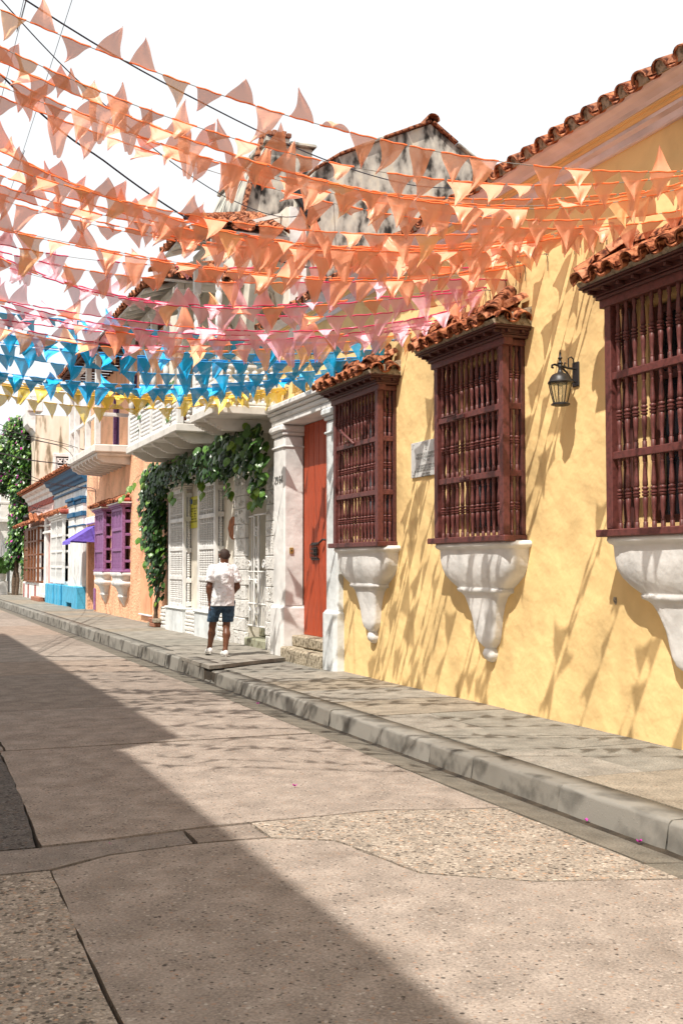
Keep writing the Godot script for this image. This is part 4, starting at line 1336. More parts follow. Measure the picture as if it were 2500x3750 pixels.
	for w in ["RADICADO   13001 - 2 - 16", "PREDIO        CALLE 29", "USO             VIVIENDA", "ALTURA       2 PISOS", "PARAMENTO   FRENTE", "TITULAR DE LA LICENCIA"]:
		lettering(w, 0.036, M.sign_ink, sg, Vector3(-0.012, y, -0.43), 0.003, false, "lettering", false)
		y -= 0.058
	var br := thing("brick_planter", "small brick planter at the foot of the climbing vine", "planter", Vector3(6.02, 0.2, -27.15))
	for r in 2:
		for k in 3:
			put(bx(Vector3(-0.12, 0.005 + r * 0.105, -0.36 + 0.24 * k + 0.06 * r), Vector3(0.12, 0.10 + r * 0.105, -0.135 + 0.24 * k + 0.06 * r), 0.012), "brick", M.brick if (k + r) % 3 else M.mortar, br)

# ------------------------------------------------------------------ peach house
func purple_bay(house: Node, z0: float, z1: float) -> void:
	var bay := part("window_bay", house, Vector3(6.0, 0, (z0 + z1) / 2))
	var w := (z1 - z0) / 2
	var m := MB.new()
	for s in [-1, 1]:
		m.box(Vector3(0, 1.52, minf(s * w, s * (w - 0.11))), Vector3(0.09, 3.34, maxf(s * w, s * (w - 0.11))), 0.008)
		for y in [1.52, 1.78, 2.16, 2.53, 2.90, 3.2]:
			m.box(Vector3(0.091, y, s * (w - 0.05) - 0.045), Vector3(0.248, y + 0.075, s * (w - 0.05) + 0.045), 0.006)
	for y in [1.52, 2.10, 2.68, 3.25]:
		m.box(Vector3(0.004, y, -w + 0.111), Vector3(0.08, y + 0.09, w - 0.111), 0.006)
	m.box(Vector3(-0.03, 1.50, -w - 0.03), Vector3(0.248, 1.56, w + 0.03), 0.01)
	m.box(Vector3(-0.04, 3.342, -w - 0.04), Vector3(0.248, 3.38, w + 0.04), 0.01)
	m.box(Vector3(-0.09, 3.382, -w - 0.09), Vector3(0.248, 3.44, w + 0.09), 0.015)
	put(m, "frame", M.purple, bay)
	for lev in [1.61, 2.19, 2.77]:
		for k in 9:
			put(bx(Vector3(0.03, lev, -0.045), Vector3(0.055, lev + 0.485, 0.045), 0.006), "slat", M.purple, bay, Vector3(rr(-0.004, 0.004), 0, lerpf(-w + 0.17, w - 0.17, k / 8.0)))
	put(bx(Vector3(0.10, 1.57, -w + 0.115), Vector3(0.14, 3.3, w - 0.115)), "shutter", M.purple_dark, bay)
	put(bx(Vector3(-0.13, 3.442, -w - 0.14), Vector3(0.248, 3.48, w + 0.14), 0.01), "hood_slab", M.white, bay)
	tile_rows(bay, Vector3(-0.18, 3.51, -w - 0.04), Vector3(0, 0, (2 * w + 0.08) / 7), Vector3(0.42, 0.2, 0).normalized(), 8, 1, 0.44, 0.08)
	for s in [1, -1]:
		put(bx(Vector3(-0.12, 3.482, minf(s * w, s * (w + 0.14))), Vector3(0.24, 3.60, maxf(s * w, s * (w + 0.14))), 0.05), "hood_end", M.red_paint, bay)
	m = MB.new()
	var rows := []
	for q in [[1.50, 0.92, 0.26], [1.49, 1.0, 0.30], [1.40, 1.0, 0.30], [1.39, 0.93, 0.27], [1.33, 0.90, 0.265], [1.27, 0.84, 0.25], [1.23, 0.92, 0.285], [1.17, 0.94, 0.29], [1.11, 0.88, 0.27], [1.08, 0.70, 0.22], [1.04, 0.58, 0.185], [0.92, 0.44, 0.15], [0.84, 0.40, 0.14], [0.81, 0.46, 0.16], [0.78, 0.43, 0.15], [0.76, 0.32, 0.13], [0.62, 0.14, 0.07], [0.52, 0.01, 0.01]]:
		var row := PackedVector3Array()
		for j in 21:
			var a := -PI / 2 + PI * j / 20.0
			row.append(Vector3(0.25 - (q[2] as float) * pow(absf(cos(a)), 0.3), q[0], (q[1] as float) * (w + 0.04) * signf(sin(a)) * pow(absf(sin(a)), 0.3)))
		rows.append(row)
	m.grid(rows, false, true)
	put(m, "corbel", M.white, bay)

func make_peach_house() -> void:
	var house := thing("peach_house", "peach stucco house with two purple window bays and a white timber balcony", "house")
	var m := MB.new()
	m.wall(6.25, 0.3, -39.1, -26.91, -0.05, 7.7, [[-38.75, -37.45, -0.05, 3.05], [-34.25, -33.3, 4.95, 7.1], [-31.6, -30.7, 4.95, 7.1]])
	put(m, "wall", M.peach, house)
	m = MB.new()
	m.box(Vector3(7.0, -0.05, -38.9), Vector3(7.1, 3.3, -37.3))
	m.box(Vector3(6.56, -0.05, -38.9), Vector3(7.0, 3.2, -38.76))
	m.box(Vector3(6.56, -0.05, -37.44), Vector3(7.0, 3.2, -37.3))
	m.box(Vector3(6.56, 3.06, -38.9), Vector3(7.0, 3.2, -37.3))
	put(m, "door_recess", M.peach_flat, house)
	put(bx(Vector3(6.96, 0.22, -38.7), Vector3(6.99, 2.9, -37.5), 0.01), "door", M.purple_dark, house)
	put(bx(Vector3(6.55, -0.05, -39.1), Vector3(12, 7.7, -38.95)), "end_wall", M.peach_flat, house)
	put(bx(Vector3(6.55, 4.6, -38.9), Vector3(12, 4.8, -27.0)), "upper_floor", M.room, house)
	put(bx(Vector3(6.17, 3.10, -38.95), Vector3(6.245, 3.33, -37.2), 0.02), "lintel", M.lilac, house)
	purple_bay(house, -33.03, -31.42)
	purple_bay(house, -35.95, -34.40)
	m = MB.new()
	m.prism(PackedVector2Array([Vector2(-29.75, 0.42), Vector2(-29.85, 2.0), Vector2(-29.7, 2.95), Vector2(-28.65, 2.75), Vector2(-28.55, 1.4), Vector2(-28.6, 0.42)]), -6.245, -6.20)
	var nich := put(m, "blind_panel", M.peach_flat, house)
	nich.basis = Basis(Vector3(0, 0, 1), Vector3(0, 1, 0), Vector3(-1, 0, 0))
	put(bx(Vector3(6.17, 0.38, -29.9), Vector3(6.245, 0.42, -28.5), 0.01), "panel_sill", M.lilac, house)
	put(bx(Vector3(6.20, 0.25, -37.3), Vector3(6.245, 0.95, -37.05), 0.01), "meter_box", M.purple, house)
	# awning over the door
	var aw := MB.new()
	var rows := []
	for k in 5:
		var f := k / 4.0
		var row := PackedVector3Array()
		for j in 7:
			var g := j / 6.0
			row.append(Vector3(lerpf(6.24, 5.42, f), lerpf(3.02, 2.50, f) - 0.03 * sin(PI * f) + 0.008 * sin(g * 17.0) * f, lerpf(-38.95, -37.15, g)))
		rows.append(row)
	aw.grid(rows)
	for s in [-38.95, -37.15]:
		aw.otri(Vector3(6.24, 3.02, s), Vector3(5.42, 2.50, s), Vector3(6.24, 2.46, s), Vector3(6, 2.5, -38.05))
	rows = []
	for k in 3:
		var row := PackedVector3Array()
		for j in 19:
			row.append(Vector3(5.42 - 0.004 * k, 2.50 - 0.05 * k - (0.015 if j % 2 and k == 2 else 0.0), lerpf(-38.95, -37.15, j / 18.0)))
		rows.append(row)
	aw.grid(rows)
	tag(put(aw, "awning", M.awning), "purple cloth awning over the peach house door", "awning")
	# balcony
	m = MB.new()
	m.box(Vector3(5.18, 4.86, -36.4), Vector3(6.249, 5.08, -31.35), 0.03)
	m.box(Vector3(5.28, 4.78, -36.3), Vector3(6.249, 4.859, -31.42), 0.02)
	var balcony := put(m, "balcony", M.oldwhite, house)
	for k in 8:
		var bm := MB.new()
		bm.prism(PackedVector2Array([Vector2(5.30, 4.779), Vector2(5.32, 4.70), Vector2(5.42, 4.66), Vector2(5.5, 4.60), Vector2(6.249, 4.55), Vector2(6.249, 4.779)]), -36.2 + 0.64 * k, -36.06 + 0.64 * k)
		put(bm, "joist", M.oldwhite, balcony)
	for z in [-36.3, -35.2, -33.1, -31.45]:
		put(bx(Vector3(5.22, 5.08, z - 0.08), Vector3(5.38, 7.6, z + 0.08), 0.012), "post", M.white_trim, balcony)
	for y in [5.88]:
		put(bx(Vector3(5.26, y, -36.22), Vector3(5.34, y + 0.1, -31.53), 0.01), "rail", M.white_trim, balcony)
		put(bx(Vector3(5.385, y, -31.51), Vector3(6.2, y + 0.1, -31.41), 0.01), "rail", M.white_trim, balcony)
	put(bx(Vector3(5.2, 7.60, -36.5), Vector3(5.4, 7.75, -31.2), 0.01), "beam", M.white_trim, balcony)
	for q in [[-34.25, -33.3], [-31.6, -30.7]]:
		put(bx(Vector3(6.36, 4.95, q[0]), Vector3(6.40, 7.1, q[1]), 0.01), "balcony_door", M.purple_dark, house)
		put(bx(Vector3(6.24, 4.95, q[0] - 0.02), Vector3(6.34, 7.1, q[0] + 0.10), 0.01), "door_leaf", M.purple, house)
	m = MB.new()
	m.prism(PackedVector2Array([Vector2(4.95, 7.62), Vector2(4.95, 7.68), Vector2(9.0, 9.3), Vector2(12.2, 7.8), Vector2(12.2, 7.7), Vector2(9.0, 9.2), Vector2(6.3, 8.1)]), -36.7, -27.0)
	put(m, "roof", M.roofwood, house)
	for k in 12:
		put(bx(Vector3(5.0, 7.60, -0.04), Vector3(6.25, 7.66, 0.04)), "rafter", M.roofwood, house, Vector3(0, 0, -36.4 + 0.5 * k), Basis())
	tile_rows(house, Vector3(4.88, 7.72, -36.6), Vector3(0, 0, 0.25), Vector3(0.93, 0.37, 0), 24, 2, 0.6, 0.088)

# ------------------------------------------------------------------ houses further down
func make_far_houses() -> void:
	var bl := thing("blue_trim_house", "white house with a deep blue cornice, blue plinth and white grille window", "house")
	var m := MB.new()
	m.wall(6.25, 0.3, -47.45, -39.12, -0.05, 5.1, [[-46.0, -43.2, 1.1, 3.4]])
	put(m, "wall", M.white, bl)
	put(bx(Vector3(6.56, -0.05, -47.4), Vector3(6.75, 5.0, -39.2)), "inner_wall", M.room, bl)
	m = MB.new()
	m.prism(PackedVector2Array([Vector2(6.25, 4.62), Vector2(6.17, 4.62), Vector2(6.15, 4.72), Vector2(6.05, 4.76), Vector2(6.03, 4.88), Vector2(5.9, 4.92), Vector2(5.86, 5.05), Vector2(5.78, 5.10), Vector2(6.25, 5.10)]), -47.45, -39.12)
	m.box(Vector3(6.18, 4.42, -47.43), Vector3(6.249, 4.50, -39.14), 0.01)
	put(m, "cornice", M.blue, bl)
	m = MB.new()
	m.prism(PackedVector2Array([Vector2(5.7, 5.105), Vector2(5.7, 5.15), Vector2(10.2, 6.8), Vector2(12, 5.6), Vector2(12, 5.1)]), -47.45, -39.12)
	put(m, "roof", M.clay0, bl)
	tile_rows(bl, Vector3(5.62, 5.17, -47.3), Vector3(0, 0, 0.27), Vector3(0.93, 0.36, 0), 31, 1, 0.6, 0.085, false, "eave_tile")
	var g := MB.new()
	for z in [-46.35, -44.75, -43.0]:
		g.box(Vector3(5.98, 1.02, z - 0.08), Vector3(6.08, 3.5, z + 0.08), 0.01)
	for y in [1.02, 1.6, 2.2, 2.8, 3.42]:
		g.box(Vector3(5.985, y, -46.27), Vector3(6.07, y + 0.08, -43.08), 0.008)
		g.box(Vector3(6.081, y, -43.06), Vector3(6.249, y + 0.08, -42.98), 0.008)
	var grille := put(g, "window_grille", M.white_trim, bl)
	for k in 13:
		put(bx(Vector3(6.01, 1.1, -0.028), Vector3(6.05, 3.42, 0.028)), "bar", M.white_trim, grille, Vector3(0, 0, -46.2 + 0.25 * k))
	for k in 2:
		put(bx(Vector3(6.13, 1.1, -0.03), Vector3(6.17, 3.42, 0.03)), "bar", M.white_trim, grille, Vector3(0, 0, -43.02))
	put(bx(Vector3(6.2, 1.1, -46.0), Vector3(6.24, 3.4, -44.6)), "shutter", M.white_cool, bl)
	m = MB.new()
	m.box(Vector3(5.9, 3.505, -46.5), Vector3(6.249, 3.58, -42.85), 0.02)
	m.box(Vector3(5.84, 3.582, -46.6), Vector3(6.249, 3.64, -42.75), 0.02)
	put(m, "hood_moulding", M.white, bl)
	tile_rows(bl, Vector3(5.76, 3.68, -46.55), Vector3(0, 0, 0.27), Vector3(0.45, 0.26, 0).normalized(), 14, 1, 0.5, 0.09, false, "hood_tile")
	put(bx(Vector3(5.82, 3.65, -42.85), Vector3(6.24, 3.83, -42.6), 0.06), "hood_end", M.red_paint, bl)
	m = MB.new()
	m.box(Vector3(6.05, 0.9, -42.0), Vector3(6.249, 4.0, -40.7), 0.02)
	m.box(Vector3(6.12, 0.9, -40.69), Vector3(6.249, 4.0, -39.2), 0.02)
	put(m, "pilaster", M.white, bl)
	for q in [[4.0, 4.12, 0.12], [3.86, 3.995, 0.05], [3.42, 3.60, 0.06], [3.08, 3.14, 0.03]]:
		put(bx(Vector3(6.05 - q[2], q[0], -42.0 - q[2]), Vector3(6.248, q[1], -40.6), 0.02), "capital_band", M.blue, bl)
		put(bx(Vector3(6.12 - q[2], q[0] + 0.003, -40.59), Vector3(6.247, q[1] - 0.003, -39.15), 0.02), "capital_band", M.blue, bl)
	m = MB.new()
	m.box(Vector3(6.0, 0.1, -47.4), Vector3(6.249, 0.97, -42.1), 0.02)
	put(m, "plinth", M.sky_blue, bl)
	for z in [-47.0, -46.1, -45.4, -44.3, -43.4]:
		put(bx(Vector3(5.9, 0.1, z - 0.3), Vector3(6.0, 0.98, z + 0.25), 0.03), "plinth_panel", M.sky_blue, bl)
	put(bx(Vector3(5.98, 0.35, -42.08), Vector3(6.249, 0.96, -40.3), 0.02), "plinth", M.sky_blue, bl)
	put(bx(Vector3(5.93, 0.1, -40.28), Vector3(6.249, 0.97, -39.15), 0.03), "plinth", M.sky_blue, bl)

	var rd := thing("red_trim_house", "small white and red house with brown shutters and two tiled hoods", "house")
	m = MB.new()
	m.wall(6.25, 0.3, -56.6, -47.47, -0.05, 4.6, [[-48.9, -47.6, 0.4, 3.4]])
	put(m, "wall", M.pink_wall, rd)
	m = MB.new()
	m.prism(PackedVector2Array([Vector2(6.3, 4.6), Vector2(6.2, 4.6), Vector2(6.18, 4.75), Vector2(6.08, 4.82), Vector2(6.05, 4.95), Vector2(5.92, 5.02), Vector2(5.88, 5.10), Vector2(6.3, 5.10)]), -56.6, -47.47)
	put(m, "cornice", M.white, rd)
	put(bx(Vector3(6.2, 4.35, -56.6), Vector3(6.249, 4.597, -47.6), 0.01), "frieze", M.red_paint, rd)
	m = MB.new()
	m.prism(PackedVector2Array([Vector2(5.8, 5.11), Vector2(5.8, 5.15), Vector2(10.2, 6.8), Vector2(12, 5.6), Vector2(12, 5.1)]), -56.9, -47.47)
	put(m, "roof", M.clay0, rd)
	tile_rows(rd, Vector3(5.7, 5.18, -56.8), Vector3(0, 0, 0.29), Vector3(0.93, 0.36, 0), 32, 1, 0.6, 0.088, false, "eave_tile")
	var fr := MB.new()
	for y in [0.95, 1.55, 2.15, 2.75, 3.32]:
		fr.box(Vector3(5.92, y, -55.4), Vector3(6.0, y + 0.08, -50.2), 0.008)
		fr.box(Vector3(6.001, y, -50.28), Vector3(6.249, y + 0.08, -50.2), 0.008)
	for z in [-55.4, -53.9, -52.6, -51.5, -50.24]:
		fr.box(Vector3(5.91, 0.95, z - 0.07), Vector3(6.01, 3.4, z + 0.07), 0.01)
	put(fr, "window_frame", M.brown, rd)
	for q in [[-55.3, -54.0], [-53.2, -52.65]]:
		for k in 5:
			put(bx(Vector3(5.935, 1.04 + k * 0.47, q[0]), Vector3(5.98, 1.46 + k * 0.47, q[1]), 0.015), "shutter_panel", M.brown, rd)
	put(bx(Vector3(6.1, 1.0, -55.3), Vector3(6.13, 3.35, -50.4)), "curtain", M.white_trim, rd)
	tile_rows(rd, Vector3(5.45, 3.50, -55.9), Vector3(0, 0, 0.3), Vector3(0.8, 0.42, 0).normalized(), 21, 1, 0.9, 0.10, false, "hood_tile")
	for k in 3:
		tile_rows(rd, Vector3(5.62 + k * 0.22, 3.55, -49.55), Vector3(0.22, 0, 0), Vector3(0, 0.42, -0.8).normalized(), 1, 1, 0.8, 0.1, false, "hood_tile")
	tile_rows(rd, Vector3(5.8, 3.75, -49.3), Vector3(0, 0, 0.29), Vector3(0.45, 0.2, 0).normalized(), 7, 1, 0.5, 0.09, false, "hood_tile")
	m = MB.new()
	m.box(Vector3(5.98, 3.40, -55.7), Vector3(6.249, 3.48, -49.95), 0.02)
	m.box(Vector3(6.12, 0.3, -49.6), Vector3(6.249, 3.7, -49.0), 0.02)
	m.box(Vector3(6.06, 3.05, -49.65), Vector3(6.248, 3.16, -47.5), 0.02)
	m.box(Vector3(6.09, 3.36, -49.63), Vector3(6.248, 3.44, -47.5), 0.02)
	put(m, "door_surround", M.white, rd)
	put(bx(Vector3(6.33, 0.4, -48.9), Vector3(6.38, 3.0, -47.6), 0.01), "door", M.red_paint, rd)
	put(bx(Vector3(6.0, 0.1, -56.55), Vector3(6.249, 0.93, -49.2), 0.02), "plinth", M.white, rd)
	for z in [-56.0, -54.2, -51.5]:
		put(bx(Vector3(5.992, 0.2, z - 0.3), Vector3(6.0, 0.85, z + 0.25)), "painted_stripe", M.red_paint, rd)
	put(bx(Vector3(5.75, 0.1, -51.0), Vector3(6.0, 0.36, -48.2), 0.02), "door_step", M.brick, rd)
	put(bx(Vector3(5.9, 0.36, -49.1), Vector3(6.3, 0.52, -47.6), 0.02), "door_step", M.white_stone, rd)
	for z in [-53.3, -50.9]:
		var l := thing("wall_lantern", "black lantern on a scrolled arm above the brown shutters, the %s of the pair" % ["further" if z < -52 else "nearer"], "lantern", Vector3(6.2, 4.05, z), "lanterns on the red trimmed house")
		m = MB.new()
		m.tube([Vector3(0, 0, 0), Vector3(-0.35, 0.05, 0), Vector3(-0.42, 0.0, 0)], 0.02, 5)
		m.tube([Vector3(0, 0.3, 0), Vector3(-0.15, 0.32, 0), Vector3(-0.25, 0.1, 0)], 0.015, 5)
		put(m, "arm", M.iron, l)
		m = MB.new()
		m.lathe([Vector2(0.02, -0.42), Vector2(0.09, -0.40), Vector2(0.14, -0.14), Vector2(0.17, -0.12), Vector2(0.08, 0.0), Vector2(0.02, 0.03)], 8, Vector3(-0.42, 0, 0))
		put(m, "lamp_body", M.iron, l)

	var st := thing("stained_house", "tall stained white house with a pierced grille window in its bare side wall", "house")
	m = MB.new()
	m.box(Vector3(6.55, -0.05, -63.0), Vector3(14.0, 9.2, -57.0))
	put(m, "wall", M.weather, st)
	m = MB.new()
	m.prism(PackedVector2Array([Vector2(6.15, 8.75), Vector2(6.3, 8.55), Vector2(6.42, 8.5), Vector2(6.548, 8.3), Vector2(6.548, 9.35), Vector2(6.12, 9.35)]), -62.8, -57.0)
	m.box(Vector3(6.15, 9.36, -58.0), Vector3(6.9, 9.9, -56.9), 0.03)
	m.lathe([Vector2(0.18, 9.9), Vector2(0.1, 10.0), Vector2(0.2, 10.2), Vector2(0.08, 10.4), Vector2(0.1, 10.6), Vector2(0.0, 10.8)], 8, Vector3(6.5, 0, -57.4))
	put(m, "cornice", M.white, st)
	put(bx(Vector3(7.55, 5.6, -56.99), Vector3(9.35, 7.15, -56.96)), "grille_backing", M.dark, st)
	for i in 5:
		for j in 4:
			var cx := 7.75 + i * 0.35
			var cy := 5.82 + j * 0.36
			var b := MB.new()
			b.t = Transform3D(Basis(Vector3(0, 0, 1), PI / 4), Vector3(cx, cy, -56.93))
			b.box(Vector3(-0.15, -0.035, -0.02), Vector3(0.15, 0.035, 0.03))
			b.box(Vector3(-0.035, -0.15, -0.024), Vector3(0.035, 0.15, 0.026))
			b.t = Transform3D(Basis(), Vector3(cx, cy, -56.93))
			b.box(Vector3(-0.165, -0.17, -0.022), Vector3(-0.13, 0.17, 0.028))
			b.box(Vector3(-0.165, 0.14, -0.021), Vector3(0.165, 0.175, 0.027))
			put(b, "grille_block", M.white, st)
	m = MB.new()
	m.box(Vector3(7.4, 5.45, -56.99), Vector3(9.5, 5.6, -56.88), 0.01)
	m.box(Vector3(7.4, 7.15, -56.99), Vector3(9.5, 7.3, -56.88), 0.01)
	m.box(Vector3(7.4, 5.61, -56.99), Vector3(7.55, 7.14, -56.88), 0.01)
	put(m, "grille_frame", M.white, st)

	var fw := thing("balustrade_house", "white house at the far bend with a stone balustrade balcony over an arch", "house")
	m = MB.new()
	m.box(Vector3(6.2, -0.05, -86.0), Vector3(14.0, 8.0, -63.1))
	put(m, "wall", M.white, fw)
	m = MB.new()
	m.box(Vector3(4.9, 4.05, -76.0), Vector3(6.199, 4.3, -62.9), 0.03)
	m.prism(PackedVector2Array([Vector2(5.1, 4.049), Vector2(5.2, 3.8), Vector2(5.5, 3.6), Vector2(5.7, 3.2), Vector2(6.199, 2.9), Vector2(6.199, 4.049)]), -63.5, -63.1)
	put(m, "balcony", M.white, fw)
	for k in 10:
		var b := MB.new()
		b.lathe([Vector2(0.08, 4.3), Vector2(0.08, 4.36), Vector2(0.05, 4.4), Vector2(0.11, 4.6), Vector2(0.06, 4.8), Vector2(0.05, 5.0), Vector2(0.08, 5.05)], 8)
		put(b, "baluster", M.white, fw, Vector3(5.02, 0, -64.6 - 0.34 * k))
		if k < 2:
			put(b, "baluster", M.white, fw, Vector3(5.4 + 0.32 * k, 0, -63.05))
	put(bx(Vector3(4.9, 5.05, -76.0), Vector3(5.14, 5.2, -62.9), 0.02), "hand_rail", M.white, fw)
	put(bx(Vector3(5.141, 5.05, -63.15), Vector3(6.19, 5.2, -62.92), 0.02), "hand_rail", M.white, fw)
	for q in [[5.75, -63.0], [6.4, -62.95]]:
		put(bx(Vector3(q[0] - 0.3, 4.3, q[1] - 0.3), Vector3(q[0] + 0.3, 6.1, q[1] + 0.05), 0.03), "pier", M.white, fw)
	for z in [-65.5, -69.5]:
		put(arch_frame(z, 1.2, 0.1, 3.2, 6.198, 0.22), "arched_surround", M.white_cool, fw)
		put(bx(Vector3(6.17, 0.1, z - 1.0), Vector3(6.199, 2.1, z + 1.0)), "arch_door", M.dark, fw)
	for k in 5:
		var pot := thing("white_planter", "white planter block under the far palms, %s from the near end" % ["first", "second", "third", "fourth", "fifth"][k], "planter", Vector3(5.35 - 0.16 * k, 0.15, -61.2 - 1.1 * k), "white planters under the far palms")
		put(bx(Vector3(-0.35, 0, -0.45), Vector3(0.35, 0.75, 0.45), 0.03), "block", M.white, pot)
		m = MB.new()
		m.lathe([Vector2(0.0, 0.75), Vector2(0.26, 0.75), Vector2(0.34, 1.3), Vector2(0.37, 1.31), Vector2(0.37, 1.42), Vector2(0.3, 1.42), Vector2(0.28, 1.32), Vector2(0.0, 1.32)], 12)
		put(m, "pot", M.white, pot)

func make_opposite_houses() -> void:
	# across the street, outside the photograph: their shadow lies on the road
	var k := 0
	for q in [[6.0, -6.6, 8.9, "cream"], [-6.62, -17.0, 10.2, "white"], [-17.02, -24.9, 10.2, "cream"], [-24.92, -40.0, 3.4, "white"]]:
		var h := thing("opposite_house", ["cream two-storey house across the street, the nearest to the camera", "white two-storey house across the street, second from the camera", "cream two-storey house across the street, third from the camera", "low white house across the street beyond the tall ones"][k], "house")
		var m := MB.new()
		m.t = Transform3D(Basis(Vector3(-1, 0, 0), Vector3(0, 1, 0), Vector3(0, 0, -1)), Vector3.ZERO)
		var wins := []
		var z: float = -q[0] + 1.0
		while z < -q[1] - 1.5:
			wins.append([z, z + 1.2, 0.6, 2.9])
			if q[2] > 8:
				wins.append([z, z + 1.2, 4.6, 7.0])
			z += 3.0
		m.wall(2.62, 0.3, -q[0], -q[1], 0.0, q[2] - 0.25, wins)
		put(m, "wall", M[q[3]], h)
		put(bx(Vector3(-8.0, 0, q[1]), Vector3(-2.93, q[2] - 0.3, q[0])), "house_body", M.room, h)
		put(bx(Vector3(-8.2, q[2] - 0.24, q[1]), Vector3(-2.55, q[2], q[0]), 0.03), "parapet", M[q[3]], h)
		for w in wins:
			put(bx(Vector3(-2.84, w[2], -w[1]), Vector3(-2.78, w[3], -w[0])), "shutter", M.brown, h)
		k += 1

# ------------------------------------------------------------------ plants
var leaf_mesh: ArrayMesh
func leaf() -> ArrayMesh:
	# one heart-shaped leaf 1 unit long hanging from the origin, folded along its rib
	if leaf_mesh == null:
		var m := MB.new()
		var rows := []
		for q in [[0.06, 0.0], [-0.02, 0.30], [-0.18, 0.42], [-0.40, 0.40], [-0.62, 0.28], [-0.82, 0.12], [-1.0, 0.0]]:
			var row := PackedVector3Array()
			for j in 5:
				var s := (j - 2) / 2.0
				row.append(Vector3(s * (q[1] as float), (q[0] as float) + (0.10 * absf(s) if q[0] > -0.1 else 0.0), -0.16 * absf(s) * (q[1] as float) - 0.22 * (q[0] as float) * (q[0] as float) + 0.03 * sin(q[0] * 9.0) * absf(s)))
			rows.append(row)
		m.grid(rows, false, true)
		leaf_mesh = m.mesh()
	return leaf_mesh

func leaf_pose(p: Vector3, size: float, out: Vector3, droop := 0.5) -> Transform3D:
	var nz := (out.normalized() + Vector3(rr(-0.6, 0.6), rr(-0.1, 0.7), rr(-0.6, 0.6))).normalized()
	var dn := (Vector3(rr(-0.5, 0.5), -1.0, rr(-0.5, 0.5)) + out * (1.0 - droop) * 0.5).normalized()
	var y := -(dn - nz * dn.dot(nz)).normalized()
	return Transform3D(Basis(y.cross(nz), y, nz) * size, p)

func scatter(parent: Node, called: String, mesh: Mesh, mt: Material, poses: Array) -> void:
	var mm := MultiMesh.new()
	mm.transform_format = MultiMesh.TRANSFORM_3D
	mm.mesh = mesh
	mm.instance_count = poses.size()
	for k in poses.size():
		mm.set_instance_transform(k, poses[k])
	var o := MultiMeshInstance3D.new()
	o.name = called
	o.multimesh = mm
	o.material_override = mt
	o.set_meta("kind", "stuff")
	parent.add_child(o, true)

func inside(c: Vector3, r: Vector3, shell := 0.0) -> Vector3:
	while true:
		var p := Vector3(rr(-1, 1), rr(-1, 1), rr(-1, 1))
		if p.length() < 1.0 and p.length() > shell:
			return c + p * r
	return c

